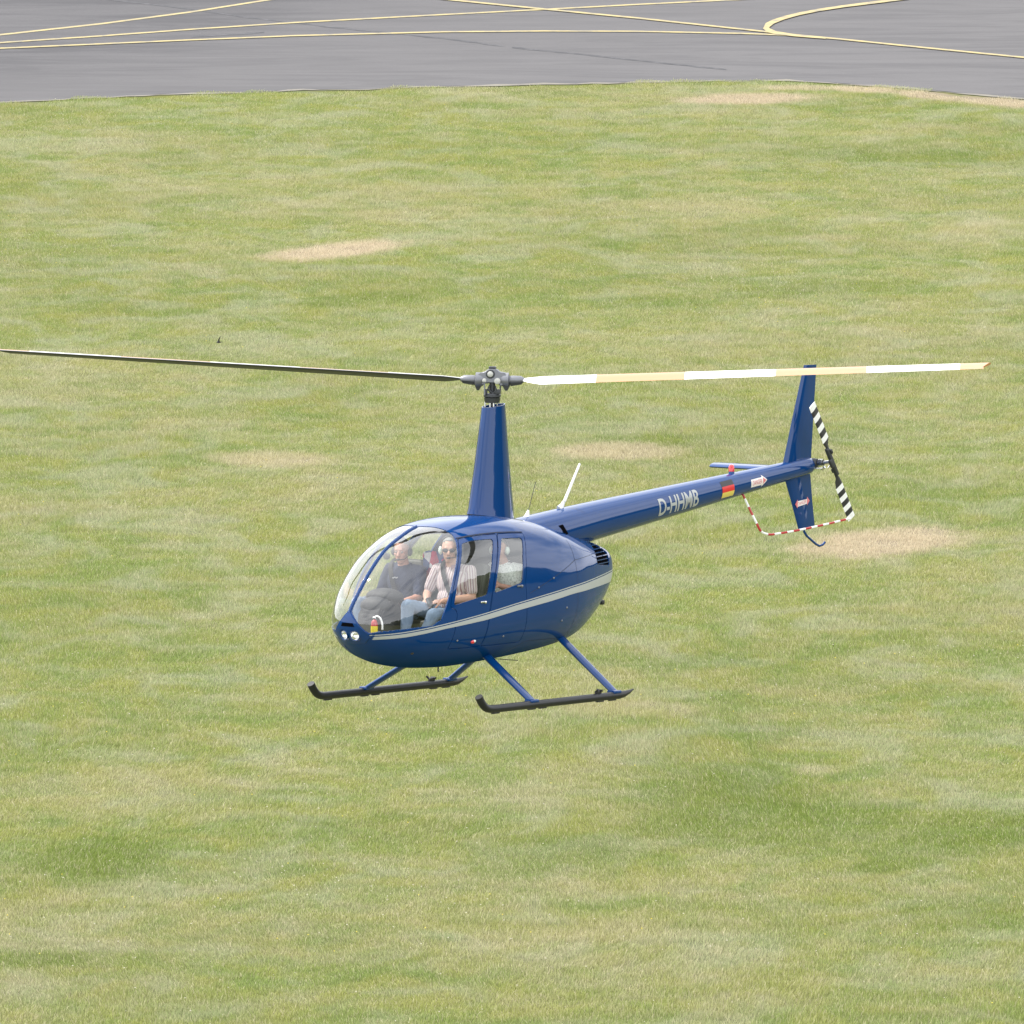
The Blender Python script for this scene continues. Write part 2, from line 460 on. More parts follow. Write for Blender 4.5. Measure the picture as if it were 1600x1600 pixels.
def build_grass():
    size, step = 1.55, .95
    srcs = [grass_patch(20 + k, 2600, size, fl) for k, fl in enumerate((0, 2, 4, 12, 1, 3))]
    ys_edge = lambda x: np.interp(x, [p[0] for p in fine], [p[1] for p in fine])
    pts, rot, scl, idx = [], [], [], []
    y = 84.0
    while y < 184:
        hw = .0695 * math.hypot(y, CAM_H) + 9.0
        x = -hw
        while x < hw:
            px, py = x + rng.uniform(-.25, .25), y + rng.uniform(-.25, .25)
            if py + size * .5 < ys_edge(px) + .15:
                pts.append((px, py, 0)); 
                rot.append(math.atan2(py - HP[1], px - HP[0]) + 1.3 * mnoise.noise((px * .12, py * .12, 0)) + 1.2 * mnoise.noise((px * .45, py * .45, 5)) + rng.uniform(-.3, .3))   # blown away from the rotor
                scl.append(.88 + .50 * max(-.2, mnoise.noise((px * .22, py * .22, 9))) + rng.uniform(-.1, .1))
                c = mnoise.noise((px * .11, py * .11, 20)) + .5 * mnoise.noise((px * .4, py * .4, 30)) + rng.uniform(-.25, .25)
                idx.append(3 if c > .52 else 2 if c > .27 else int(rng.choice([0, 1, 4, 5])))
            x += step
        y += step
    me = bpy.data.meshes.new('grass'); me.from_pydata(pts, [], [])
    for nm, ty, dt, arr in (('rot', 'FLOAT', np.float32, rot), ('scl', 'FLOAT', np.float32, scl), ('idx', 'INT', np.int32, idx)):
        a = me.attributes.new(nm, ty, 'POINT'); a.data.foreach_set('value', np.array(arr, dt))
    o = link('meadow_grass', me)
    tag(o, kind='stuff')
    ng = bpy.data.node_groups.new('grass_scatter', 'GeometryNodeTree')
    ng.interface.new_socket('Geometry', in_out='INPUT', socket_type='NodeSocketGeometry')
    ng.interface.new_socket('Geometry', in_out='OUTPUT', socket_type='NodeSocketGeometry')
    N, L = ng.nodes, ng.links
    gi, go = N.new('NodeGroupInput'), N.new('NodeGroupOutput')
    join = N.new('GeometryNodeJoinGeometry')
    for s in srcs[::-1]:
        oi = N.new('GeometryNodeObjectInfo'); oi.inputs['Object'].default_value = s; oi.inputs['As Instance'].default_value = True
        L.new(oi.outputs['Geometry'], join.inputs[0])
    ip = N.new('GeometryNodeInstanceOnPoints'); ip.inputs['Pick Instance'].default_value = True
    def att(nm, ty):
        a = N.new('GeometryNodeInputNamedAttribute'); a.data_type = ty; a.inputs['Name'].default_value = nm; return a.outputs['Attribute']
    cx = N.new('ShaderNodeCombineXYZ'); L.new(att('rot', 'FLOAT'), cx.inputs['Z'])
    cs = N.new('ShaderNodeCombineXYZ'); cs.inputs[0].default_value = 1; cs.inputs[1].default_value = 1; L.new(att('scl', 'FLOAT'), cs.inputs[2])
    L.new(gi.outputs[0], ip.inputs['Points']); L.new(join.outputs[0], ip.inputs['Instance']); L.new(att('idx', 'INT'), ip.inputs['Instance Index'])
    L.new(cx.outputs[0], ip.inputs['Rotation']); L.new(cs.outputs[0], ip.inputs['Scale']); L.new(ip.outputs[0], go.inputs[0])
    md = o.modifiers.new('scatter', 'NODES'); md.node_group = ng
    return len(pts)
print('grass patches', build_grass())
# ------------------------------------------------------------------ materials of the helicopter
def make_paint(hull=False):
    m = mat('blue_paint', (.016, .060, .255), .5, 0.0, 1.0, 0.0, .02); nt = NT(m.node_tree); b = m.node_tree.nodes['Principled BSDF']
    tc = nt.n('ShaderNodeTexCoord')
    b.inputs['Coat IOR'].default_value = 1.47
    n = nt.noise(tc.outputs['Object'], 900, 1, .5); g = nt.noise(tc.outputs['Object'], 3.0, 4, .6)
    c = nt.mix(n, (.001, .029, .124), (.002, .042, .172)); nt.put(b.inputs['Base Color'], c)
    nt.put(b.inputs['Coat Roughness'], nt.math('ADD', nt.math('MULTIPLY', nt.ramp(g, .35, .75), .05), .015))
    bp_ = nt.n('ShaderNodeBump'); bp_.inputs['Strength'].default_value = .03; bp_.inputs['Distance'].default_value = .02
    nt.put(bp_.inputs['Height'], nt.noise(tc.outputs['Object'], 7.0, 2, .5)); nt.t.links.new(bp_.outputs[0], b.inputs['Coat Normal'])
    if hull:                                                       # clearcoat faded out towards the belly to darken its reflections
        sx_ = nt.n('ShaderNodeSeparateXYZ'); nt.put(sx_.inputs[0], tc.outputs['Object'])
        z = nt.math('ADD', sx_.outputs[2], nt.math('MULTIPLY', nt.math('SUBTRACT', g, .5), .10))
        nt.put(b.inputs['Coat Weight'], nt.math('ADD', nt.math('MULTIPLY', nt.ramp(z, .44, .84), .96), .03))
    return m
M_blue = make_paint()
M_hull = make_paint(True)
M_edge = mat('abrasion_strip', (.36, .36, .37), .4, .2)
M_trim = mat('cabin_trim', (.30, .30, .31), .85)
M_dark = mat('dark_interior', (.030, .030, .032), .7)
M_leather = mat('grey_leather', (.050, .050, .038), .55)
M_belt = mat('black_webbing', (.022, .022, .024), .8)
M_silver_paint = mat('silver_stripe_paint', (.37, .385, .385), .4, 0, .4)
M_white = mat('white_gloss_paint', (.80, .80, .78), .3, 0, .4)
M_yellow = mat('yellow_blade_paint', (.40, .180, .054), .35, 0, .3)
M_blade_under = mat('black_blade_paint', (.030, .031, .036), .45)
M_hub = mat('grey_anodised_metal', (.185, .19, .21), .40, .5)
M_hub_dark = mat('dark_greased_metal', (.045, .048, .052), .45, .4)
M_steel = mat('bare_steel', (.72, .72, .70), .25, 1.0)
M_reflector = mat('bright_reflector', (.90, .90, .88), .14, .9)
M_bolt = mat('pale_bolt_cap', (.46, .46, .43), .4, .1)
M_void = mat('opening_shade', (.004, .004, .005), 1.0, 0, 0, 0)  # near-black colour stands in for the shade inside louvre, slot and intake
M_black = mat('satin_black', (.018, .018, .020), .42)
M_skid = mat('skid_black', (.016, .0165, .018), .42, .0, 0, .35)
M_white_plastic = mat('white_plastic', (.80, .80, .78), .4)
M_red = mat('red_paint', (.40, .012, .016), .35, 0, .3)
M_redlens = mat('red_lens', (.62, .012, .02), .08, 0, 1.0)
M_yellow_label = mat('yellow_label', (.72, .58, .03), .5)
M_flag_red = mat('flag_red', (.60, .02, .02), .4); M_flag_gold = mat('flag_gold', (.70, .55, .12), .4)
M_seam = mat('panel_gap', (.006, .012, .035), .7)

def make_glass(name, tint, haze, k):
    m = bpy.data.materials.new(name); m.use_nodes = True; nt = NT(m.node_tree); m.node_tree.nodes.clear()
    out = nt.n('ShaderNodeOutputMaterial'); tr = nt.n('ShaderNodeBsdfTransparent'); gl = nt.n('ShaderNodeBsdfGlossy'); df = nt.n('ShaderNodeBsdfDiffuse')
    tl = nt.n('ShaderNodeBsdfTranslucent')
    tr.inputs['Color'].default_value = (*tint, 1); gl.inputs['Roughness'].default_value = .015; gl.inputs['Color'].default_value = (1, 1, 1, 1)
    df.inputs['Color'].default_value = (.8, .8, .8, 1); tl.inputs['Color'].default_value = (.8, .8, .8, 1)
    lw = nt.n('ShaderNodeLayerWeight'); lw.inputs['Blend'].default_value = .5
    fc = nt.math('POWER', lw.outputs['Facing'], 3.0)                       # thin sheet: both faces mirror
    f = nt.math('ADD', nt.math('MULTIPLY', fc, .9), k, clamp=True)
    tc = nt.n('ShaderNodeTexCoord'); hz = nt.math('MULTIPLY', nt.ramp(nt.noise(tc.outputs['Object'], 2.5, 4, .6), .2, .8), haze)
    m0 = nt.n('ShaderNodeMixShader'); m0.inputs[0].default_value = .5
    m1 = nt.n('ShaderNodeMixShader'); m2 = nt.n('ShaderNodeMixShader')
    L = nt.t.links.new
    L(df.outputs[0], m0.inputs[1]); L(tl.outputs[0], m0.inputs[2])
    nt.put(m1.inputs[0], hz); L(tr.outputs[0], m1.inputs[1]); L(m0.outputs[0], m1.inputs[2])
    nt.put(m2.inputs[0], f); L(m1.outputs[0], m2.inputs[1]); L(gl.outputs[0], m2.inputs[2]); L(m2.outputs[0], out.inputs[0])
    return m
M_wind = make_glass('windshield_acrylic', (.94, .95, .94), .045, .075)
M_pane = make_glass('side_window_acrylic', (.86, .88, .86), .045, .075)

heli = empty('helicopter', HELI)
tag(heli, 'dark blue four-seat helicopter hovering over the meadow with three people aboard', 'helicopter')

# ------------------------------------------------------------------ fuselage surface
# x, top z, bottom z, half width, z of the widest line, section exponents above and below
ST = np.array([
(2.33,.900,.900,.000,.900,2.0,2.0),
(2.315,.990,.820,.132,.900,2.0,2.0),
(2.26,1.085,.730,.243,.900,2.05,2.05),
(2.16,1.205,.635,.345,.900,2.1,2.1),
(2.00,1.385,.535,.455,.905,2.2,2.2),
(1.76,1.590,.455,.548,.91,2.35,2.2),
(1.50,1.720,.410,.604,.92,2.55,2.2),
(1.24,1.810,.390,.628,.93,2.7,2.2),
(.90,1.865,.382,.640,.94,2.8,2.2),
(.50,1.885,.395,.640,.96,2.8,2.2),
(.10,1.870,.415,.635,.99,2.8,2.2),
(-.40,1.805,.452,.615,1.02,2.6,2.2),
(-.80,1.715,.492,.560,1.06,2.5,2.2),
(-1.10,1.640,.545,.485,1.10,2.5,2.2),
(-1.35,1.580,.655,.405,1.14,2.5,2.2),
(-1.60,1.520,.815,.315,1.18,2.5,2.2),
(-1.75,1.475,.965,.25,1.22,2.6,2.2),
(-1.82,1.445,1.06,.205,1.24,2.6,2.2)
])
def dense(m):
    A = ST; P = np.vstack([2 * A[0] - A[1], A, 2 * A[-1] - A[-2]]); out = []
    for i in range(len(A) - 1):
        p0, p1, p2, p3 = P[i], P[i + 1], P[i + 2], P[i + 3]
        for k in range(m):
            s = k / m; q = .5 * ((2 * p1) + (-p0 + p2) * s + (2 * p0 - 5 * p1 + 4 * p2 - p3) * s * s + (-p0 + 3 * p1 - 3 * p2 + p3) * s ** 3)
            if i == 0:
                q[0] = A[0, 0] + (A[1, 0] - A[0, 0]) * s * s
                for c in (1, 2, 3): q[c] = A[0, c] + (A[1, c] - A[0, c]) * s
            out.append(q)
    out.append(A[-1]); return np.array(out)
DT = dense(16); DX = DT[::-1, 0]
def par(x): return [float(np.interp(x, DX, DT[::-1, c])) for c in range(1, 7)]
def ysurf(x, z):
    zt, zb, W, zm, n1, n2 = par(x)
    t, n = ((z - zm) / max(zt - zm, 1e-6), n1) if z >= zm else ((zm - z) / max(zm - zb, 1e-6), n2)
    return W * (1 - min(t, 1.0) ** n) ** (1 / n)
def ztop(x, y):
    zt, zb, W, zm, n1, n2 = par(x); return zm + (zt - zm) * (1 - min(abs(y) / W, 1) ** n1) ** (1 / n1)
def xnose(y, z):
    lo, hi = 1.2, 2.33
    for _ in range(40):
        md = (lo + hi) / 2; zt, zb, W, *_r = par(md)
        inside = zb < z < zt and ysurf(md, z) > abs(y)
        lo, hi = (md, hi) if inside else (lo, md)
    return lo
def sp(x, z, side=1): return np.array([x, side * ysurf(x, z), z])
def snrm(x, z, side=1):
    e = .012
    a = sp(x + e, z, 1) - sp(x - e, z, 1); b = sp(x, z + e, 1) - sp(x, z - e, 1); n = np.cross(b, a); n /= np.linalg.norm(n)
    if n[1] < 0: n = -n
    return n * np.array([1, side, 1])
def phi_of(p):
    zt, zb, W, zm, n1, n2 = par(p[0]); W = max(W, 1e-4)
    s = (min(abs(p[1]) / W, 1.2))
    if p[2] >= zm: return math.atan2(s ** (n1 / 2), max((p[2] - zm) / max(zt - zm, 1e-5), 0) ** (n1 / 2))
    return math.pi - math.atan2(s ** (n2 / 2), max((zm - p[2]) / max(zm - zb, 1e-5), 0) ** (n2 / 2))

def rounded(poly, r):
    """round the corners of a closed 2-D outline"""
    out = []; n = len(poly); P = [np.array(p, float) for p in poly]
    for i in range(n):
        a, b, c = P[i - 1], P[i], P[(i + 1) % n]; u, v = a - b, c - b; lu, lv = np.linalg.norm(u), np.linalg.norm(v)
        d = min(r, lu * .45, lv * .45); s, e = b + u / lu * d, b + v / lv * d
        for k in range(4):
            t = k / 3; out.append((1 - t) ** 2 * s + 2 * t * (1 - t) * b + t * t * e)
    return out
def inside(poly, p):
    x, y = p; c = False; j = len(poly) - 1
    for i in range(len(poly)):
        if (poly[i][1] > y) != (poly[j][1] > y) and x < (poly[j][0] - poly[i][0]) * (y - poly[i][1]) / (poly[j][1] - poly[i][1]) + poly[i][0]: c = not c
        j = i
    return c

FW = rounded([(1.112, 1.655), (.958, 1.678), (.644, 1.682), (.632, 1.664), (.725, 1.517), (.818, 1.303), (.883, 1.139), (1.405, 1.058), (1.345, 1.242), (1.262, 1.412), (1.178, 1.555)], .028)
RW = rounded([(.488, 1.679), (.166, 1.672), (.150, 1.652), (.231, 1.492), (.292, 1.231), (.717, 1.157), (.768, 1.155), (.698, 1.341), (.611, 1.511)], .028)
FD = rounded([(1.115, 1.700), (.853, 1.718), (.533, 1.722), (.661, 1.514), (.762, 1.300), (.820, 1.118), (.862, .935), (.885, .62), (1.385, .62), (1.366, .892), (1.346, .965), (1.368, 1.012), (1.448, 1.045), (1.428, 1.135), (1.372, 1.275), (1.288, 1.43), (1.205, 1.565), (1.14, 1.67)], .02)
RD = rounded([(.513, 1.722), (.085, 1.708), (.185, 1.50), (.245, 1.231), (.225, .95), (.19, .62), (.865, .62), (.842, .935), (.80, 1.118), (.742, 1.30), (.641, 1.514)], .02)
LV = rounded([(-1.27, 1.318), (-1.305, 1.44), (-1.40, 1.535), (-1.56, 1.512), (-1.69, 1.42), (-1.645, 1.288)], .03)
def grown(poly, d):
    P = np.array(poly); c = P.mean(0); n = len(P); out = []
    A = 0.5 * sum(P[i][0] * P[(i + 1) % n][1] - P[(i + 1) % n][0] * P[i][1] for i in range(n)); sg = 1 if A > 0 else -1
    for i in range(n):
        t = P[(i + 1) % n] - P[i - 1]; t /= np.linalg.norm(t) + 1e-9
        out.append(P[i] + d * sg * np.array([t[1], -t[0]]))
    return out
side3 = lambda poly: [sp(p[0], p[1]) for p in poly]
# windshield half: base, door post, roof edge, centre strip
post = [(1.675, .869), (1.570, .930), (1.476, 1.117), (1.385, 1.303), (1.305, 1.441), (1.222, 1.569), (1.160, 1.682)]
base = [(2.260, .806), (2.205, .821), (2.064, .839), (1.877, .857)]
strip_y = .021
W3 = [np.array([xnose(strip_y, z), strip_y, z]) for z in np.linspace(1.76, 1.02, 14)]
W3 += [np.array([xnose(y, z), y, z]) for y, z in zip(np.linspace(.021, .196, 12)[1:-1], np.linspace(1.02, .808, 12)[1:-1])]
W3 += side3(base) + side3(post)
W3 += [np.array([x, y, ztop(x, y)]) for x, y in ((1.138, .385), (1.150, .30), (1.178, .20), (1.205, .11), (1.225, strip_y))]
wcut = W3

def half_shell():
    m = 9; D = dense(m); nv = 60
    bm = bmesh.new(); lay = bm.verts.layers.float_vector.new('nrm')
    grid = np.zeros((len(D), nv + 1, 3))
    for i, (x, zt, zb, W, zm, n1, n2) in enumerate(D):
        for k in range(nv + 1):
            ph = math.pi * k / nv; top = ph <= math.pi / 2; n = n1 if top else n2
            s_, c_ = abs(math.sin(ph)) ** (2 / n), abs(math.cos(ph)) ** (2 / n)
            grid[i, k] = (x, W * s_, zm + (zt - zm) * c_ if top else zm - (zm - zb) * c_)
        grid[i, 0, 1] = grid[i, nv, 1] = 0
    gi = np.zeros_like(grid); gi[1:-1] = grid[2:] - grid[:-2]; gi[0] = grid[1] - grid[0]; gi[-1] = grid[-1] - grid[-2]
    gk = np.zeros_like(grid); gk[:, 1:-1] = grid[:, 2:] - grid[:, :-2]
    gk[:, 0] = (grid[:, 1] - grid[:, 0]) * np.array([0, 1, 0]); gk[:, -1] = (grid[:, -1] - grid[:, -2]) * np.array([0, 1, 0])
    N = np.cross(gk, gi); ln = np.linalg.norm(N, axis=2, keepdims=True); N = N / np.maximum(ln, 1e-12)
    N[0] = (1, 0, 0)
    N[:, 0, 1] = 0; N[:, -1, 1] = 0
    ctr = np.stack([D[:, 0], 0 * D[:, 0], D[:, 4]], 1)
    flip = ((grid - ctr[:, None]) * N).sum(2) < 0
    N[flip] *= -1; N[0] = (1, 0, 0)
    N /= np.linalg.norm(N, axis=2, keepdims=True)
    V = [[None] * (nv + 1) for _ in D]
    nose = bm.verts.new(grid[0, 0]); nose[lay] = (1, 0, 0)
    for i in range(len(D)):
        for k in range(nv + 1):
            if i == 0: V[i][k] = nose
            else:
                V[i][k] = bm.verts.new(grid[i, k]); V[i][k][lay] = Vector(N[i, k])
    for i in range(len(D) - 1):
        for k in range(nv):
            q = [V[i][k], V[i + 1][k], V[i + 1][k + 1], V[i][k + 1]]
            q = [v for j, v in enumerate(q) if v not in q[:j]]
            bm.faces.new(q)
    bm.normal_update()
    return bm, lay

def cut_path(bm, pts):
    n = len(pts)
    for i in range(n):
        a, b = pts[i], pts[(i + 1) % n]
        if np.linalg.norm(b - a) < 1e-4: continue
        mid = (a + b) / 2; L = np.linalg.norm(b - a)
        nr = snrm_any(mid)
        pn = np.cross(b - a, nr); pn /= np.linalg.norm(pn)
        A, Bv = Vector(a), Vector(b); rad = .045
        fs = []
        for f in bm.faces:
            c = f.calc_center_median()
            if (c - Vector(mid)).length > L / 2 + .12: continue
            t = max(0, min(1, (c - A).dot(Bv - A) / (L * L)))
            if (c - (A + (Bv - A) * t)).length < rad + .01: fs.append(f)
        if not fs: continue
        es = {e for f in fs for e in f.edges}; vs_ = {v for f in fs for v in f.verts}
        bmesh.ops.bisect_plane(bm, geom=list(vs_) + list(es) + fs, dist=2e-5, plane_co=A, plane_no=Vector(pn))
def snrm_any(p):
    zt, zb, W, zm, n1, n2 = par(p[0]); e = .015
    def f(x, y, z):
        zt, zb, W, zm, n1, n2 = par(x); t, n = ((z - zm) / max(zt - zm, .01), n1) if z >= zm else ((zm - z) / max(zm - zb, .01), n2)
        return (abs(y) / max(W, .01)) ** n + abs(t) ** n
    g = np.array([f(p[0] + e, p[1], p[2]) - f(p[0] - e, p[1], p[2]), f(p[0], p[1] + e, p[2]) - f(p[0], p[1] - e, p[2]), f(p[0], p[1], p[2] + e) - f(p[0], p[1], p[2] - e)])
    return g / (np.linalg.norm(g) + 1e-9)

GAP = .007
def split_shell():
    bm, lay = half_shell()
    paths = [side3(FW), side3(RW), side3(FD), side3(RD), side3(grown(FD, GAP)), side3(grown(RD, GAP)), side3(LV), wcut]
    for p in paths: cut_path(bm, p)
    bm.normal_update()
    wp = [(p[0], phi_of(p)) for p in wcut]
    FDg, RDg = grown(FD, GAP), grown(RD, GAP)
    reg = {}
    for f in bm.faces:
        c = f.calc_center_median(); q = (c.x, c.z)
        if f.calc_area() < 1e-9: continue
        name = 'body'
        if c.y > .2 or c.x < -1.2:
            if inside(FW, q): name = 'front_window'
            elif inside(RW, q): name = 'rear_window'
            elif inside(FD, q): name = 'front_door'
            elif inside(RD, q): name = 'rear_door'
            elif inside(FDg, q) or inside(RDg, q): name = 'gap'
            elif inside(LV, q) and c.y > .05: name = 'louvre'
        if c.x > 2.0 and inside([(0, 1.0), (.165, .80), (.165, .775), (.115, .722), (0, .712), (-.1, .722), (-.1, 1.0)], (c.y, c.z)): continue
        if name in ('body', 'gap') and inside(wp, (c.x, phi_of(np.array(c)))): name = 'windshield'
        reg.setdefault(name, []).append(f)
    out = {}
    for name, fs in reg.items():
        ids = {}; V = []; N = []; Fc = []
        for f in fs:
            q = []
            for v in f.verts:
                if v.index not in ids or True:
                    k = ids.get(v)
                    if k is None:
                        k = ids[v] = len(V); V.append(np.array(v.co)); N.append(np.array(v[lay]))
                    q.append(k)
            Fc.append(q)
        V = np.array(V); N = np.array(N); N /= np.maximum(np.linalg.norm(N, axis=1, keepdims=True), 1e-9)
        # outward winding
        out[name] = (V, N, Fc)
    bm.free()
    return out
SH = split_shell()
def oriented(V, N, Fc):
    res = []
    for q in Fc:
        a, b, c = V[q[0]], V[q[1]], V[q[2]]
        n = np.zeros(3)
        for i in range(len(q)): n += np.cross(V[q[i]] - V[q[0]], V[q[(i + 1) % len(q)]] - V[q[0]])
        res.append(q if n @ N[q[0]] >= 0 else q[::-1])
    return res
def mirrored(d, side):
    V, N, Fc = d; s = np.array([1, side, 1]); return V * s, N * s, Fc
def skin(name, d, mats, parent, thick, sink=0.0, weld=None):
    """an outer sheet with an inner lining and a rim along its open edges"""
    if weld:
        V1, N1, F1 = d; V2, N2, F2 = mirrored(d, -1); n = len(V1); mp = list(range(n, 2 * n)); V = [*V1]; N = [*N1]; m2 = []
        for i in range(n):
            if abs(V1[i][1]) < 1e-5: m2.append(i)
            else: m2.append(len(V)); V.append(V2[i]); N.append(N2[i])
        Fc = F1 + [[m2[i] for i in q] for q in F2]; V = np.array(V); N = np.array(N)
        z = np.abs(V[:, 1]) < 1e-5; N[z, 1] = 0; N /= np.linalg.norm(N, axis=1, keepdims=True)
    else: V, N, Fc = d
    V = V - N * sink
    Fc = oriented(V, N, Fc)
    n = len(V); outV, outN, outF, mi = list(V), list(N), list(Fc), [0] * len(Fc)
    if thick > 0:
        outV += list(V - N * thick); outN += list(-N)
        outF += [[i + n for i in q[::-1]] for q in Fc]; mi += [1] * len(Fc)
        cnt = {}
        for q in Fc:
            for i in range(len(q)): cnt[(q[i], q[(i + 1) % len(q)])] = 1
        for (a, b) in list(cnt):
            if (b, a) not in cnt:
                # rim gets its own vertices so that its normals stay its own
                e = V[b] - V[a]; rn = np.cross(e, N[a]); rn /= np.linalg.norm(rn) + 1e-12
                k = len(outV); outV += [V[a], V[b], V[b] - N[b] * thick, V[a] - N[a] * thick]; outN += [rn] * 4
                outF.append([k + 1, k, k + 3, k + 2]); mi.append(0)
    return mk(name, outV, outF, mats, parent, True, mi, outN)

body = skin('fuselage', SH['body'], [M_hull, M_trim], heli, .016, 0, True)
for side in (1, -1):
    skin('windshield_pane', mirrored(SH['windshield'], side), M_wind, heli, 0, .004)
    for dn, wn_, lab in (('front_door', 'front_window', 'front'), ('rear_door', 'rear_window', 'rear')):
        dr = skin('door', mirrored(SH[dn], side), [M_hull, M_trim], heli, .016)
        skin('window_pane', mirrored(SH[wn_], side), M_pane, dr, 0, .006)
        mb = MB()
        hx, hz = (.925, 1.066) if lab == 'front' else (.315, 1.195)
        p, n = sp(hx, hz, side), snrm(hx, hz, side)
        mb.ball(p + n * .006, (.016, .014, .016), None, 10, 6)
        mb.box(p + n * .008 + np.array([.045, 0, .004]), (.07, .012, .018), None, .004)
        mb.build('door_handle', M_steel if lab == 'front' else M_hub, dr)
    # cooling louvre: recess blackened for its inner shade, and bright slats
    lv = skin('cowl_louvre', mirrored(SH['louvre'], side), M_void, heli, 0, .014)
    for k in range(6):
        z = 1.318 + .036 * k
        xsn = [x for x in np.linspace(-1.25, -1.71, 60) if inside(LV, (x, z + .004 - (x + 1.27) * 0.0))]
        if len(xsn) < 2: continue
        xa, xb = xsn[0] + .01, xsn[-1] - .01
        V, Fc = [], []
        for i, x in enumerate(np.linspace(xa, xb, 8)):
            for dz, dn_ in ((0, .001), (.008, .002), (.008, -.006), (0, -.006)):
                V.append(sp(x, min(z + dz, par(x)[0] - .004), side) + snrm(x, min(z + dz, par(x)[0] - .03), side) * dn_)
        for i in range(7):
            for k2 in range(4): Fc.append((i * 4 + k2, i * 4 + (k2 + 1) % 4, (i + 1) * 4 + (k2 + 1) % 4, (i + 1) * 4 + k2))
        mk('slat', V, Fc, M_blue, lv, 'auto')
# closed tail end of the cowling
mb = MB(); n = 40; ring = []
zt, zb, W, zm, n1, n2 = par(-1.82)
for k in range(n):
    ph = 2 * math.pi * k / n; c, s = math.cos(ph), math.sin(ph); e = n1 if c >= 0 else n2
    ring.append((-1.82, W * math.copysign(abs(s) ** (2 / e), s), zm + ((zt - zm) if c >= 0 else (zm - zb)) * math.copysign(abs(c) ** (2 / e), c)))
mb.add(ring + [(p[0] - .03, p[1] * .75, zm + (p[2] - zm) * .75) for p in ring], [(k, (k + 1) % n, n + (k + 1) % n, n + k) for k in range(n)] + [tuple(range(n, 2 * n))])
mb.build('cowl_end_panel', M_blue, heli)
mb = MB(); mb.box((-1.62, .215, .90), (.05, .05, .05), None, .01); mb.build('exhaust_fitting', M_black, heli)

def ribbon(name, rows, m, parent, side=1, off=.002, nz=3):
    """a strip lying on the skin; rows of (x, low z, high z)"""
    V, Fc, N = [], [], []
    for x, lo, hi in rows:
        for k in range(nz + 1):
            z = lo + (hi - lo) * k / nz; nn = snrm(x, z, side); V.append(sp(x, z, side) + nn * off); N.append(nn)
    for i in range(len(rows) - 1):
        for k in range(nz):
            a = i * (nz + 1) + k; q = (a, a + 1, a + nz + 2, a + nz + 1); Fc.append(q)
    V = np.array(V); Fc = oriented(V, np.array(N), [list(q) for q in Fc])
    return mk(name, V, Fc, m, parent, True, None, N)
UX = [-1.81, -1.72, -1.2, -.6, -.18, .42, .89, 1.515, 1.93, 2.115, 2.25]; UZ = [1.222, 1.214, 1.176, 1.126, 1.078, 1.006, .941, .864, .807, .783, .770]
LX = [-1.81, -1.71, -1.2, -.6, -.18, .42, .89, 1.512, 1.92, 2.115, 2.25]; LZ = [1.122, 1.115, 1.094, 1.063, 1.013, .949, .888, .832, .770, .748, .738]
def smooth_tab(xs, X, Z):
    o = [np.interp(x, X, Z) for x in xs]
    k = np.array([1, 2, 3, 2, 1]) / 9; p = np.pad(o, 2, mode='edge'); p[:2] = 2 * o[0] - np.array(o[2:0:-1]); p[-2:] = 2 * o[-1] - np.array(o[-2:-4:-1]); return np.convolve(p, k, 'valid')
sx = np.linspace(-1.805, 2.247, 90); su = smooth_tab(sx, UX, UZ); sl = smooth_tab(sx, LX, LZ)
for side in (1, -1):
    ribbon('side_stripe', [(x, a, b) for x, a, b in zip(sx, sl, su)], M_silver_paint, heli, side, .0015)
    ribbon('pinstripe', [(x, b + .010, b + .020) for x, b in zip(sx, su)], M_silver_paint, heli, side, .0015, 1)
    # drip rail over the doors and panel joints of the cowling
    ribbon('drip_rail', [(x, z, z + .010) for x, z in ((1.14, 1.700), (1.0, 1.714), (.853, 1.724), (.70, 1.729), (.5, 1.731), (.3, 1.726), (.085, 1.715))], M_seam, heli, side, .004, 1)
    def seam(pts, w=.005):
        V, Fc = [], []
        for i, p in enumerate(pts):
            a = sp(*pts[max(i - 1, 0)], side); b = sp(*pts[min(i + 1, len(pts) - 1)], side); nn = snrm(p[0], p[1], side); c = np.cross(b - a, nn); c /= np.linalg.norm(c)
            for s in (-1, 1): V.append(sp(*p, side) + nn * .0014 + c * w / 2 * s)
        for i in range(len(pts) - 1): Fc.append((2 * i, 2 * i + 1, 2 * i + 3, 2 * i + 2))
        mk('panel_joint', V, Fc, M_seam, heli, False)
    lin = lambda a, b, n=10: [tuple(np.array(a) + (np.array(b) - np.array(a)) * i / n) for i in range(n + 1)]
    seam(lin((.172, 1.115), (-.72, 1.400), 14)); seam(lin((-.72, 1.40), (-.745, 1.60), 6)); seam(lin((-.72, 1.40), (-.74, .60), 14), .004)
    seam(lin((-.72, 1.40), (-1.26, 1.43), 10), .004); seam(lin((.05, .62), (-.72, .60), 10), .004); seam(lin((.30, .50), (.05, .62), 5), .004)
    for q in ((.02, 1.165), (-.25, 1.245), (-.50, .93), (.55, .70), (-.45, .80), (1.30, .70)):
        mb = MB(); mb.ball(sp(*q, side) + snrm(*q, side) * .001, .011, None, 8, 5); mb.build('fastener', M_hub, heli)
    mb = MB(); p, nn = sp(1.043, .672, side), snrm(1.043, .672, side); mb.ball(p, (.030, .016, .020), None, 12, 7)
    lt = mb.build('position_light', M_redlens if side == 1 else mat('green_lens', (.02, .5, .1), .08, 0, 1.0), heli)
    mb = MB(); mb.ball(p + np.array([-.022, .004 * side, .006]), (.022, .014, .015), None, 10, 6); mb.build('light_housing', M_white_plastic, lt)

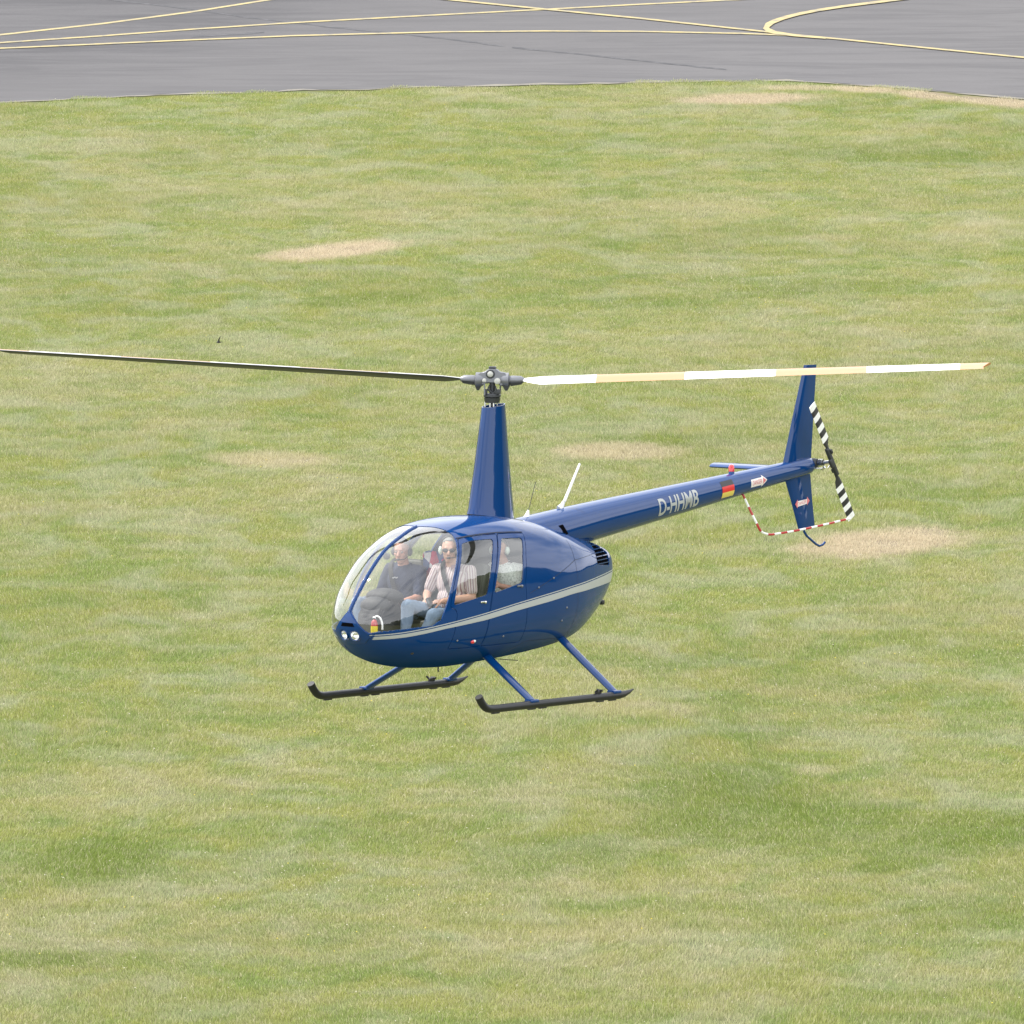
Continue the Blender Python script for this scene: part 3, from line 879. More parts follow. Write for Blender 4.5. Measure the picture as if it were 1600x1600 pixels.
# nose plate with its air slot and twin landing lights
def nose_plate():
    outl = [(0, 1.045), (.022, 1.00), (.205, .800), (.205, .765), (.135, .705), (0, .690), (-.135, .705), (-.205, .765), (-.205, .800), (-.022, 1.00)]
    slot = [(-.085, .868), (.085, .868), (.066, .905), (-.066, .905)]
    hl = [[(s * .066 + .053 * math.cos(a), .780 + .055 * math.sin(a)) for a in np.linspace(0, 2 * math.pi, 20, endpoint=False)] for s in (-1, 1)]
    bm = bmesh.new(); bmesh.ops.create_grid(bm, x_segments=22, y_segments=20, size=.5)
    for v in bm.verts: v.co = Vector((v.co.x * .44, .868 + v.co.y * .38, 0))
    for poly in [outl] + hl:
        for i in range(len(poly)):
            a, b = np.array(poly[i]), np.array(poly[(i + 1) % len(poly)]); d = b - a; L = np.linalg.norm(d)
            fs = [f for f in bm.faces if (lambda c, t: np.linalg.norm(c - (a + d * max(0, min(1, t)))) < .034)(np.array(f.calc_center_median()[:2]), ((np.array(f.calc_center_median()[:2]) - a) @ d) / (L * L))]
            es = {e for f in fs for e in f.edges}; vv = {v for f in fs for v in f.verts}
            bmesh.ops.bisect_plane(bm, geom=list(vv) + list(es) + fs, dist=1e-5, plane_co=(*a, 0), plane_no=(d[1], -d[0], 0))
    dead = [f for f in bm.faces if not inside(outl, f.calc_center_median()[:2]) or any(inside(h, f.calc_center_median()[:2]) for h in hl)]
    bmesh.ops.delete(bm, geom=dead, context='FACES')
    V = []; N = []
    for i, v in enumerate(bm.verts):
        v.index = i; y, z = v.co.x, v.co.y; x = xnose(y, z); p = np.array([x, y, z]); nn = np.array([1, 1.6 * y, 2.0 * (z - .9)]); nn /= np.linalg.norm(nn); V.append(p + nn * .010); N.append(nn)
    d = (np.array(V), np.array(N), [[v.index for v in f.verts] for f in bm.faces]); bm.free()
    Vp, Np, Fp = d; Fp = oriented(Vp, Np, Fp); n = len(Vp); cnt = {(q[i], q[(i + 1) % len(q)]) for q in Fp for i in range(len(q))}
    Vi = Vp - np.array([.022, 0, 0]); Fa = [list(q) for q in Fp] + [[b_, a_, a_ + n, b_ + n] for a_, b_ in cnt if (b_, a_) not in cnt]
    plate = mk('nose_plate', np.vstack([Vp, Vi]), Fa, M_blue, heli, 'auto')
    ga = []
    for z, hw in ((.868, .085), (.887, .075), (.905, .066)):
        for y in np.linspace(-hw, hw, 9) + .0003: p = np.array([xnose(y, z), y, z]); ga.append(p + np.array([.0125, 0, 0]))
    mk('air_slot', ga, [(r * 9 + k, r * 9 + k + 1, r * 9 + k + 10, r * 9 + k + 9) for r in range(2) for k in range(8)], M_void, plate, True)  # flat black patch laid on the plate in place of a shaded recess
    for s in (-1, 1):
        c = np.array([xnose(.066, .78) + .002, s * .066, .780]); nn = np.array([.93, s * .22, -.25]); nn /= np.linalg.norm(nn)
        u = np.cross(nn, (0, 0, 1)); u /= np.linalg.norm(u); w = np.cross(u, nn)
        mb = MB()
        P = lambda r, k, dpt: c + nn * dpt + r * (math.cos(k * math.pi / 12) * u + math.sin(k * math.pi / 12) * w)
        V = [P(.052, k, .016) for k in range(24)] + [P(.058, k, .010) for k in range(24)] + [P(.046, k, .012) for k in range(24)] + [P(.046, k, -.02) for k in range(24)]
        for a, b in ((1, 0), (0, 2), (2, 3)): mb.add(V, [(a * 24 + k, a * 24 + (k + 1) % 24, b * 24 + (k + 1) % 24, b * 24 + k) for k in range(24)])
        L = mb.build('landing_light', M_blue, heli)
        mb = MB(); prof = [(.046, .004), (.040, -.012), (.028, -.026), (.014, -.033), (.004, -.035)]
        V = [P(r, k, dp) for r, dp in prof for k in range(24)]
        mb.add(V, [(a * 24 + k, a * 24 + (k + 1) % 24, (a + 1) * 24 + (k + 1) % 24, (a + 1) * 24 + k) for a in range(4) for k in range(24)] + [tuple(range(96, 120))])
        mb.build('reflector', M_reflector, L)
        mb = MB(); V = [P(.046, k, .004) for k in range(24)] + [P(.028, k, .011) for k in range(24)]
        mb.add(V + [c + nn * .013], [(k, (k + 1) % 24, 24 + (k + 1) % 24, 24 + k) for k in range(24)] + [(24 + k, 24 + (k + 1) % 24, 48) for k in range(24)])
        mb.build('lens', make_glass('lamp_glass', (1, 1, 1), .10, .06), L)
nose_plate()
# rounded bar over the joint of the two windshield halves
mb = MB(); zs = list(np.linspace(1.0, 1.55, 14)) + list(np.linspace(1.58, 1.80, 10))
mb.tube([np.array([xnose(.002, z) + .001, 0, z]) for z in zs] + [np.array([x, 0, ztop(x, 0) - .001]) for x in (1.235,)], .0145, 12, 0, True, 1.0)
mb.build('centre_strip', M_blue, heli)

# ------------------------------------------------------------------ mast fairing and rotor
def teardrop(x0, chord, th, z, n=36):
    out = []
    for k in range(n):
        a = 2 * math.pi * k / n; c, s = math.cos(a), math.sin(a)
        xx = c * chord / 2; yy = s * th / 2 * (1.0 if c > 0 else (1 - .35 * (-c) ** 1.6)); out.append((x0 + xx, yy, z))
    return out
mb = MB(); lv_ = [(1.86, -.006, .715, .322), (1.95, -.01, .68, .305), (2.4, -.02, .52, .25), (2.982, -.03, .335, .185)]
V = []; 
for z, x0, c, th in lv_: V += teardrop(x0, c, th, z)
top = teardrop(-.03, .31, .165, 2.982) + teardrop(-.03, .30, .155, 2.90)
# the top rim slopes down to the front
V = [(x, y, z + (-.018 * (x + .03) / .17 if z > 2.95 else 0) + ((x * .12 - .01) if z < 1.87 else 0)) for x, y, z in V]; top = [(x, y, z + (-.018 * (x + .03) / .17 if z > 2.95 else 0)) for x, y, z in top]
nn_ = len(lv_) * 36
mb.add(V + top, [(a * 36 + k, a * 36 + (k + 1) % 36, (a + 1) * 36 + (k + 1) % 36, (a + 1) * 36 + k) for a in range(len(lv_) - 1) for k in range(36)]
       + [((len(lv_) - 1) * 36 + k, (len(lv_) - 1) * 36 + (k + 1) % 36, nn_ + (k + 1) % 36, nn_ + k) for k in range(36)] + [(nn_ + k, nn_ + (k + 1) % 36, nn_ + 36 + (k + 1) % 36, nn_ + 36 + k) for k in range(36)] + [tuple(range(nn_ + 36, nn_ + 72))])
mf = mb.build('mast_fairing', M_blue, heli)
mb = MB(); V = teardrop(0, .66, .28, 1.70) + teardrop(0, .66, .28, 1.90); mb.add(V, [(k, (k + 1) % 36, 36 + (k + 1) % 36, 36 + k) for k in range(36)] + [tuple(range(36, 72))]); mb.build('fairing_gap_plug', M_black, mf)  # black plug stands in for the shade in the gap below the fairing
HZ = 3.246
br = np.array([-.532, .847, 0]); vp = np.array([.847, .532, 0]); zz = np.array([0, 0, 1.])
Hp = lambda r, v, z: br * r + vp * v + zz * z
ROT = Matrix(np.column_stack([br, vp, zz]).tolist())
mb = MB(); mb.tube([(0, 0, 2.75), (0, 0, 3.22)], .030, 16); rm = mb.build('rotor_mast', M_hub_dark, heli)
mb = MB()
mb.tube([(0, 0, 3.105), (0, 0, 3.09), (0, 0, 3.07), (0, 0, 3.06)], [.075, .088, .088, .07], 20); mb.tube([(0, 0, 3.06), (0, 0, 3.01)], [.084, .075], 20)
mb.box(Hp(.055, .05, 3.125), (.05, .03, .05), ROT, .006); mb.box(Hp(-.06, .04, 3.12), (.03, .03, .06), ROT, .006)
mb.tube([Hp(.02, .04, 3.09), Hp(-.04, .06, 3.15), Hp(-.02, .03, 3.19)], .012, 8); mb.tube([Hp(.0, .05, 3.09), Hp(.05, .06, 3.14), Hp(.03, .03, 3.18)], .010, 8)
sw = mb.build('swashplate', M_hub_dark, heli)
for r, v in ((-.07, .02), (-.015, .06), (.02, .05), (.05, -.03)):
    mb = MB(); mb.tube([Hp(r, v, 3.02), Hp(r, v, 2.93)], .008, 8); mb.build('control_rod', M_steel, heli)
for r, v, z0, r1 in ((-.07, .07, 3.09, -.075), (.075, -.05, 3.09, .08)):
    mb = MB(); mb.tube([Hp(r, v, z0), Hp(r1, v, 3.22)], .008, 8); mb.ball(Hp(r1, v, 3.222), .014, None, 8, 6); mb.build('pitch_link', M_hub, heli)
mb = MB()
mb.prism([(-.15, 3.29), (-.12, 3.315), (-.075, 3.325), (-.045, 3.352), (.05, 3.352), (.075, 3.325), (.135, 3.318), (.15, 3.27), (.14, 3.20), (.09, 3.185), (.045, 3.215), (-.05, 3.215), (-.09, 3.19), (-.14, 3.215)], 1, -.055, .055)
hub_me = MB(); hub_me.v = [tuple(Hp(p[0], p[1], p[2])) for p in mb.v]; hub_me.f = [tuple(q) for q in mb.f]; hub_me.m = mb.m
hub_me.box(Hp(.0, 0, 3.365), (.075, .07, .03), ROT, .010)
hub = hub_me.build('rotor_hub', M_hub, heli)
bm = bmesh.new(); bm.from_mesh(hub.data); bmesh.ops.recalc_face_normals(bm, faces=bm.faces); bmesh.ops.bevel(bm, geom=[e for e in bm.edges if e.is_manifold and e.calc_face_angle(0) > .5], offset=.006, segments=2, affect='EDGES'); bm.to_mesh(hub.data); bm.free()
def disc(c, ax, r, t, m, name, parent, dome=.35):
    ax = np.array(ax, float); mb = MB(); mb.tube([c - ax * t, c + ax * t * .3, c + ax * t, c + ax * (t + r * dome * .6)], [r, r, r * .92, r * .45], 18); return mb.build(name, m, parent)
for v in (.058, -.058):
    s = 1 if v > 0 else -1
    disc(Hp(-.016, v, 3.303), vp * s, .046, .008, M_hub_dark, 'hinge_washer', hub, .05); disc(Hp(-.016, v + .010 * s, 3.303), vp * s, .030, .012, M_bolt, 'hinge_bolt', hub)
    disc(Hp(.056 * s, v + .006 * s, 3.233), vp * s, .033, .014, M_bolt, 'hinge_bolt', hub); disc(Hp(-.076 * s, v + .006 * s, 3.237), vp * s, .022, .014, M_bolt, 'hinge_bolt', hub)
def rotor_side(s):
    """blade with grip; s=+1 the blade reaching aft over the tail, -1 the one reaching ahead"""
    e = br * s; lead = np.cross(zz, e); cone = .046
    ex = e * math.cos(cone) + zz * math.sin(cone); up = np.cross(ex, lead); up = up if up[2] > 0 else -up
    O = zz * (HZ - .012)
    B = lambda r, l, u: O + ex * r + lead * l + up * u
    mb = MB()
    mb.tube([B(.09, 0, .005), B(.115, 0, .005), B(.165, 0, 0), B(.175, 0, 0)], [.060, .072, .076, .055], 22)
    mb.tube([B(.17, 0, 0), B(.20, 0, 0), B(.29, 0, -.002), B(.325, 0, -.002)], [.040, .046, .042, .022], 16)
    g = mb.build('blade_grip', M_hub, hub)
    mb = MB(); mb.add([B(.10, .03, -.04), B(.185, .03, -.04), B(.15, .02, -.105), B(.13, .02, -.105), B(.10, -.05, -.04), B(.185, -.05, -.04), B(.15, -.04, -.105), B(.13, -.04, -.105)],
                      [(0, 1, 2, 3), (7, 6, 5, 4), (1, 5, 6, 2), (0, 3, 7, 4), (3, 2, 6, 7), (0, 4, 5, 1)])
    mb.add([B(.18, .05, -.02), B(.31, .04, -.015), B(.31, -.045, -.022), B(.18, -.06, -.03), B(.19, .04, -.052), B(.30, .03, -.040), B(.30, -.04, -.047), B(.19, -.05, -.060)], [(0, 1, 2, 3), (4, 7, 6, 5), (0, 4, 5, 1), (1, 5, 6, 2), (2, 6, 7, 3), (3, 7, 4, 0)])
    mb.build('pitch_horn', M_hub_dark, hub)
    # airfoil, leading edge at +.3 chord
    top_ = [(.30, .0), (.285, .024), (.25, .042), (.15, .060), (.0, .062), (-.25, .042), (-.5, .018), (-.70, .002)]; bot_ = [(-.5, -.010), (-.25, -.026), (.0, -.040), (.15, -.040), (.25, -.028), (.285, -.016)]
    prof = top_ + bot_; n = len(prof)
    stops = [.315, .36, .42, .50, .70, 1.06, 1.5, 1.96, 2.4, 2.88, 3.3, 3.80, 4.3, 4.74, 4.98, 5.05]
    V = []
    for r in stops:
        ch = .252 * (1.0 if r >= .5 else .25 + .75 * ((r - .315) / .185) ** .8); tw = R(16.0 - 6.5 * (r / 5.05)); ct, st_ = math.cos(tw), math.sin(tw)
        droop = .012 * (r / 5) ** 2 * 0
        for (a, b) in prof:
            a2, b2 = a * ch, b * .252 * (1 if r > .5 else .8)
            sweep = -.0 if r < 5.0 else -.0
            rr = r - (0 if r < 5.0 else .10 * (.30 - a))
            V.append(B(rr, a2 * ct - b2 * st_ + sweep, a2 * st_ + b2 * ct + droop))
    Fc, mi = [], []
    for i in range(len(stops) - 1):
        rm_ = (stops[i] + stops[i + 1]) / 2; k_ = sum(rm_ > q for q in (1.06, 1.96, 2.88, 3.80, 4.74))
        for k in range(n):
            Fc.append((i * n + k, i * n + (k + 1) % n, (i + 1) * n + (k + 1) % n, (i + 1) * n + k)); mi.append(3 if k < 1 else (k_ % 2) if k < 7 else 2)
    Fc += [tuple(range(n)), tuple(range((len(stops) - 1) * n, len(stops) * n))]; mi += [2, 1]
    me_ = mk('rotor_blade', V, Fc, [M_white, M_yellow, M_blade_under, M_edge], heli, 'auto', mi)
    bm = bmesh.new(); bm.from_mesh(me_.data); bmesh.ops.recalc_face_normals(bm, faces=bm.faces); bm.to_mesh(me_.data); bm.free()
    return me_
rotor_side(1); rotor_side(-1)

# ------------------------------------------------------------------ tail boom, fins, tail rotor
def boom_rz(x):
    X = [-5.66, -1.68, -1.2, -.6, -.25]; return float(np.interp(x, X, [.090, .2025, .222, .238, .240])), float(np.interp(x, X, [2.140, 1.7225, 1.663, 1.590, 1.55]))
mb = MB(); xs_ = list(np.linspace(-.25, -5.60, 60)); cen = [(x, 0, boom_rz(x)[1]) for x in xs_] + [(-5.66, 0, 2.146), (-5.70, 0, 2.150), (-5.72, 0, 2.152)]
mb.tube(cen, [boom_rz(x)[0] for x in xs_] + [.080, .055, .02], 40)
boom = mb.build('tail_boom', M_blue, heli)
ax_b = np.array([-5.66 + 1.68, 0, 2.140 - 1.7225]); ax_b /= np.linalg.norm(ax_b); up_b = np.cross(np.array([0, -1., 0]), ax_b); up_b = up_b if up_b[2] > 0 else -up_b
def boom_pt(x, v, off=.002, side=1):
    """point on the boom skin; v = height round the skin from its widest line"""
    r, z = boom_rz(x); a = v / r
    return np.array([x, 0, z]) + (r + off) * (math.cos(a) * np.array([0, side, 0]) + math.sin(a) * up_b)
def boom_quad(name, x0, x1, v0, v1, m, off=.002, slant=0.0, parent=None):
    V, Fc, N = [], [], []
    for i in range(7):
        for k in range(7):
            x = x0 + (x1 - x0) * i / 6; a0, a1 = (v0[0] + (v0[1] - v0[0]) * i / 6, v1[0] + (v1[1] - v1[0]) * i / 6) if isinstance(v0, tuple) else (v0, v1); v = a0 + (a1 - a0) * k / 6; V.append(boom_pt(x, v, off)); N.append(boom_pt(x, v, 1.0) - boom_pt(x, v, 0))
    for i in range(6):
        for k in range(6): a = i * 7 + k; Fc.append([a, a + 1, a + 8, a + 7])
    V = np.array(V); return mk(name, V, oriented(V, np.array(N), Fc), m, parent or boom, True, None, N)
def text_mesh(s, bold=0.0):
    c = bpy.data.curves.new('lettering', 'FONT'); c.body = s; c.offset = bold; c.align_x = 'LEFT'; c.resolution_u = 4
    o = bpy.data.objects.new('lettering', c); COL.objects.link(o); dg = bpy.context.evaluated_depsgraph_get()
    me = bpy.data.meshes.new_from_object(o.evaluated_get(dg)); bpy.data.objects.remove(o)
    bm = bmesh.new(); bm.from_mesh(me); bpy.data.meshes.remove(me)
    ys_ = [v.co.y for v in bm.verts]; y0, y1 = min(ys_), max(ys_)
    for q in range(1, 12): bmesh.ops.bisect_plane(bm, geom=list(bm.verts) + list(bm.edges) + list(bm.faces), plane_co=(0, y0 + (y1 - y0) * q / 12, 0), plane_no=(0, 1, 0))
    bmesh.ops.triangulate(bm, faces=bm.faces)
    V = np.array([v.co[:2] for v in bm.verts]); Fc = [[v.index for v in f.verts] for f in bm.faces]; bm.free()
    mn, mx = V.min(0), V.max(0); return (V - mn) / (mx - mn), Fc
def boom_text(s, x0, x1, v0, v1, m, off, name='lettering', bold=0.0, parent=None):
    V, Fc = text_mesh(s, bold); bold = 0; out = []
    for rep in ((0, 0), (bold, 0)) if bold else ((0, 0),):
        P = np.array([boom_pt(x0 + (x1 - x0) * (u + rep[0]), v0 + (v1 - v0) * w, off + rep[0] * .01) for u, w in V]); out.append(P)
    N = np.array([boom_pt(x0 + (x1 - x0) * u, v0, 1) - boom_pt(x0 + (x1 - x0) * u, v0, 0) for u, w in V])
    Vt = np.vstack(out); Fa = []
    for i in range(len(out)): Fa += [[k + i * len(V) for k in q] for q in oriented(out[i], N, Fc)]
    return mk(name, Vt, Fa, m, parent or boom, False)
boom_text('D-HHMB', -2.675, -3.405, -.093, .093, M_silver_paint, .0025, 'registration_letters', .018)
fl = boom_quad('national_flag', -3.850, -4.075, -.085, .100, M_black, .002)
boom_quad('flag_band', -3.850, -4.075, -.085, -.023, M_flag_gold, .0035, 0, fl); boom_quad('flag_band', -3.850, -4.075, -.023, .039, M_flag_red, .0035, 0, fl)
M_pink = mat('faded_red_print', (.60, .16, .17), .5); M_decal = mat('decal_white', (.78, .74, .73), .5)
dec = boom_quad('warning_sticker', -4.40, -4.61, -.048, .036, M_decal, .002)
boom_quad('sticker_arrow', -4.605, -4.70, (-.070, -.008), (.058, -.004), M_decal, .002, 0, dec)
boom_quad('sticker_arrow', -4.625, -4.678, (-.042, -.008), (.030, -.004), M_pink, .0035, 0, dec)
boom_text('DANGER', -4.425, -4.60, -.030, .020, M_pink, .004, 'sticker_print', 0, dec)
# intake scoop, antennas, beacon
V = [boom_pt(-.885, .105, .006), boom_pt(-.955, .105, .006), boom_pt(-1.010, .0, .006), boom_pt(-.945, .0, .006)]
mb = MB(); mb.add(V + [v + np.array([0, -.03, 0]) for v in V], [(3, 2, 1, 0)] + [(i, (i + 1) % 4, 4 + (i + 1) % 4, 4 + i) for i in range(4)]); sc = mb.build('air_intake', M_void, heli, False)
bm = bmesh.new(); bm.from_mesh(sc.data); bmesh.ops.recalc_face_normals(bm, faces=bm.faces); bm.to_mesh(sc.data); bm.free()
mb = MB(); bz = lambda x: boom_rz(x)[1] + boom_rz(x)[0]
mb.tube([(-1.16, 0, bz(-1.16) - .01), (-1.21, 0, bz(-1.21) + .025), (-1.245, 0, bz(-1.245) + .07)], [.050, .030, .017], 12, 0, True, .5, (1, 0, 0)); mb.tube([(-1.245, 0, bz(-1.245) + .06), (-1.506, 0, 2.328)], [.017, .012], 10); mb.build('antenna', M_white_plastic, heli)
mb = MB(); mb.tube([(-.60, 0, 1.80), (-.615, 0, 1.845), (-.63, 0, 1.89)], [.045, .022, .008], 12); an = mb.build('antenna', M_white_plastic, heli); mb = MB(); mb.tube([(-.63, 0, 1.88), (-.75, 0, 2.175)], .0032, 6); mb.build('whip', M_hub_dark, an)
mb = MB(); z0 = bz(-4.21); mb.tube([(-4.21, 0, z0 - .02), (-4.21, 0, z0 + .018)], [.035, .030], 16); bc = mb.build('beacon', M_blue, heli)
mb = MB(); mb.tube([(-4.21, 0, z0 + .018), (-4.21, 0, z0 + .065), (-4.21, 0, z0 + .085), (-4.21, 0, z0 + .094)], [.031, .031, .022, .006], 18); mb.build('beacon_lens', M_redlens, bc)

def fin(name, rows, parent, m, y0=0.0):
    """symmetrical airfoil fin; rows of (leading x, trailing x, z, thickness)"""
    prof = [(0, 0), (.03, .45), (.12, .85), (.30, 1.0), (.60, .72), (1.0, .06)]; full = prof + [(a, -b) for a, b in prof[:0:-1]]
    V = []; n = len(full)
    for xl, xt, z, th in rows:
        for a, b in full: V.append((xl + (xt - xl) * a, y0 + b * th / 2, z))
    Fc = [(i * n + k, i * n + (k + 1) % n, (i + 1) * n + (k + 1) % n, (i + 1) * n + k) for i in range(len(rows) - 1) for k in range(n)] + [tuple(range(n)), tuple(range((len(rows) - 1) * n, len(rows) * n))]
    o = mk(name, V, Fc, m, parent, 'auto'); bm = bmesh.new(); bm.from_mesh(o.data); bmesh.ops.recalc_face_normals(bm, faces=bm.faces); bm.to_mesh(o.data); bm.free(); sharp_by_angle(o.data, 40); return o
fin('upper_fin', [(-5.15, -5.68, 2.15, .070), (-5.29, -5.71, 2.55, .060), (-5.535, -5.765, 3.225, .045)], heli, M_blue)
lf = fin('lower_fin', [(-5.465, -5.775, 1.462, .042), (-5.33, -5.72, 1.75, .055), (-5.17, -5.67, 2.07, .070)], heli, M_blue)
fs = lambda x, z: (x, .0315 - .0, z)
st = mk('warning_sticker', [fs(-5.385, 1.705), fs(-5.585, 1.735), fs(-5.585, 1.785), fs(-5.385, 1.765)], [(0, 3, 2, 1)], M_decal, lf, False)
for q in ([(-5.355, 1.735), (-5.40, 1.690), (-5.40, 1.785)], [(-5.625, 1.765), (-5.575, 1.715), (-5.575, 1.81)]): mk('sticker_arrow', [(x, .0322, z) for x, z in q], [(0, 1, 2)], M_pink, st, False)
Vt, Ft = text_mesh('DANGER'); mk('sticker_print', [(-5.405 - .16 * u, .0328, 1.718 + .024 * u + .038 * w) for u, w in Vt], Ft, M_pink, st, False)
mb = MB(); n_ = 12
V = []
prof = [(0, 0), (.04, .5), (.15, .9), (.35, 1.0), (.65, .7), (1, .08)]; full = prof + [(a, -b) for a, b in prof[:0:-1]]
for y, xl, xt in ((-.05, -5.02, -5.33), (-.85, -5.03, -5.30), (-.89, -5.05, -5.28), (-.905, -5.09, -5.24)):
    for a, b in full: V.append((xl + (xt - xl) * a, y, 2.118 + .03 * a + b * (.024 if y > -.9 else .008)))
n_ = len(full); mb.add(V, [(i * n_ + k, i * n_ + (k + 1) % n_, (i + 1) * n_ + (k + 1) % n_, (i + 1) * n_ + k) for i in range(3) for k in range(n_)] + [tuple(range(n_)), tuple(range(3 * n_, 4 * n_))])
sb = mb.build('stabilizer', M_blue, heli); bm = bmesh.new(); bm.from_mesh(sb.data); bmesh.ops.recalc_face_normals(bm, faces=bm.faces); bm.to_mesh(sb.data); bm.free()
# striped guard below the tail rotor and the tail skid
def smooth_path(P, k=10):
    P = [np.array(p, float) for p in P]; P = [2 * P[0] - P[1]] + P + [2 * P[-1] - P[-2]]; out = []
    for i in range(1, len(P) - 2):
        for j in range(k):
            s = j / k; p0, p1, p2, p3 = P[i - 1:i + 3]; out.append(.5 * ((2 * p1) + (-p0 + p2) * s + (2 * p0 - 5 * p1 + 4 * p2 - p3) * s * s + (-p0 + 3 * p1 - 3 * p2 + p3) * s ** 3))
    return out + [P[-2]]
gp = smooth_path([(-4.36, .02, 1.93), (-4.41, .09, 1.75), (-4.455, .16, 1.585), (-4.50, .19, 1.495), (-4.60, .22, 1.458), (-4.75, .245, 1.462), (-5.06, .29, 1.486), (-5.50, .33, 1.528), (-5.92, .36, 1.575)], 12)
acc = np.concatenate([[0], np.cumsum([np.linalg.norm(b - a) for a, b in zip(gp[:-1], gp[1:])])])
guard = empty('tail_rotor_guard'); guard.parent = heli
step = .0975; k = 0
samp = lambda s: np.array([np.interp(s, acc, [p[i] for p in gp]) for i in range(3)])
while k * step < acc[-1] - .01:
    a, b = k * step, min((k + 1) * step, acc[-1]); mb = MB(); mb.tube([samp(a + (b - a) * i / 4) for i in range(5)], .0125, 10, 0, True); mb.build('guard_band', M_red if k % 2 == 0 else M_white, guard); k += 1
mb = MB(); mb.tube([(-5.56, 0, 1.50), (-5.575, 0, 1.43), (-5.62, 0, 1.385), (-5.80, 0, 1.285), (-5.86, 0, 1.262), (-5.93, 0, 1.272), (-5.97, 0, 1.296)], .0135, 10); mb.build('tail_skid', M_blue, heli)
# tail rotor
tr = empty('tail_rotor'); tr.parent = heli
TC = np.array([-5.70, .265, 2.190]); dv = np.array([.562, .0, .827]); pv = np.array([.827, 0, -.562])
mb = MB(); mb.tube([(-5.64, 0, 2.15), (-5.69, .05, 2.168), (-5.695, .085, 2.172)], [.07, .055, .045], 16); mb.tube([(-5.695, .08, 2.172), (-5.695, .16, 2.176)], .028, 14); mb.build('tail_gearbox', M_hub_dark, tr)
mb = MB()
for y_ in (.105, .125, .145): mb.tube([(-5.695, y_, 2.176), (-5.695, y_ + .008, 2.176)], .040, 16)
mb.tube([(-5.695, .15, 2.176), TC], .019, 12); mb.tube([(-5.66, .07, 2.11), (-5.69, .18, 2.118)], .010, 8); mb.tube([(-5.69, .14, 2.10), (-5.69, .18, 2.13)], .016, 8); mb.tube([(-5.69, .22, 2.12), (-5.70, .235, 2.15)], .010, 8)
mb.build('tail_rotor_shaft', M_steel, tr)
mb = MB(); Q = Matrix(np.column_stack([dv, [0, 1, 0], np.cross(dv, [0, 1, 0])]).tolist())
mb.box(TC, (.36, .040, .050), Q, .010); mb.box(TC + pv * .03 + np.array([0, .01, 0]), (.10, .03, .05), Q, .008); mb.box(TC - dv * .12 - np.array([0, .03, 0]), (.05, .03, .03), Q, .006); mb.box(TC + dv * .12 + np.array([0, .02, 0]) - pv * .025, (.05, .03, .03), Q, .006)
mb.build('tail_rotor_hub', M_hub_dark, tr)
for s in (1, -1):
    d = dv * s; lead = pv * s; tw = R(2.5)
    cL = lead * math.cos(tw) + np.array([0, 1, 0]) * math.sin(tw) * 1.0; nL = np.cross(d, cL)
    stops = [.14, .20, .225, .30] + [.30 + (.737 - .30) * i / 7 for i in range(1, 8)]
    if s == 1: stops = [.14, .20, .225, .262] + [.262 + (.737 - .262) * i / 7 for i in range(1, 8)]
    prof = [(.26, 0), (.20, .5), (.05, .9), (-.15, .9), (-.45, .5), (-.74, 0), (-.45, -.4), (-.15, -.7), (.05, -.7), (.2, -.45)]; n_ = len(prof); V = []
    for i, r in enumerate(stops):
        ch = .045 + .085 * min(max((r - .19) / .06, 0), 1); 
        for a, b in prof: V.append(TC + d * r + cL * a * ch + nL * b * .0075)
    Fc, mi = [], []
    for i in range(len(stops) - 1):
        for k in range(n_): Fc.append((i * n_ + k, i * n_ + (k + 1) % n_, (i + 1) * n_ + (k + 1) % n_, (i + 1) * n_ + k)); mi.append(1 if i < 3 else (i - 3) % 2)
    Fc += [tuple(range(n_)), tuple(range((len(stops) - 1) * n_, len(stops) * n_))]; mi += [1, 0]
    o = mk('tail_rotor_blade', V, Fc, [M_white, M_black], tr, 'auto', mi); bm = bmesh.new(); bm.from_mesh(o.data); bmesh.ops.recalc_face_normals(bm, faces=bm.faces); bm.to_mesh(o.data); bm.free(); sharp_by_angle(o.data, 40)

# ------------------------------------------------------------------ skids
for s in (1, -1):
    y = 1.066 * s
    mb = MB(); pts = smooth_path([(1.575, y, .185), (1.53, y, .125), (1.47, y, .075), (1.39, y, .052), (1.25, y, .048)], 6) + [np.array([x, y, .048]) for x in (.6, 0, -.6, -.78)]
    mb.tube(pts, .040, 16); mb.tube([(-.77, y, .048), (-.85, y, .052), (-.95, y, .070), (-1.03, y, .092)], [.040, .036, .021, .006], 14)
    sk = mb.build('skid_tube', M_skid, heli)
    for x in (1.30, .70, .52, -.45, -.66):
        mb = MB(); mb.box((x, y, .006), (.11, .034, .016), None, .005); mb.build('skid_shoe', M_black, sk)
    mb = MB(); mb.box((-.42, y, .10), (.09, .03, .035), None, .008); mb.tube([(-.39, y, .10), (-.37, y + .03 * s, .135)], .011, 8); mb.tube([(-.45, y - .03, .115), (-.45, y + .03, .115)], .012, 8); mb.build('wheel_lug', M_black, sk)
    for a, b in (((.550, .36 * s, .500), (.680, y, .072)), ((-.71, .34 * s, .615), (-.715, y, .072))):
        mb = MB(); a, b = np.array(a), np.array(b)
        mb.tube([a, a + (b - a) * .5, b], [.064, .061, .056], 18, 0, True, .46, (1, 0, 0)); lg = mb.build('skid_strut', M_blue, heli)
        mb = MB(); mb.box(b - np.array([0, .012 * s, -.012]), (.13, .10, .035), None, .012); mb.build('strut_foot', M_blue, lg)
mb = MB(); mb.tube([(1.05, .15, .395), (1.05, .15, .345)], .008, 8); mb.build('drain_pipe', M_black, heli)
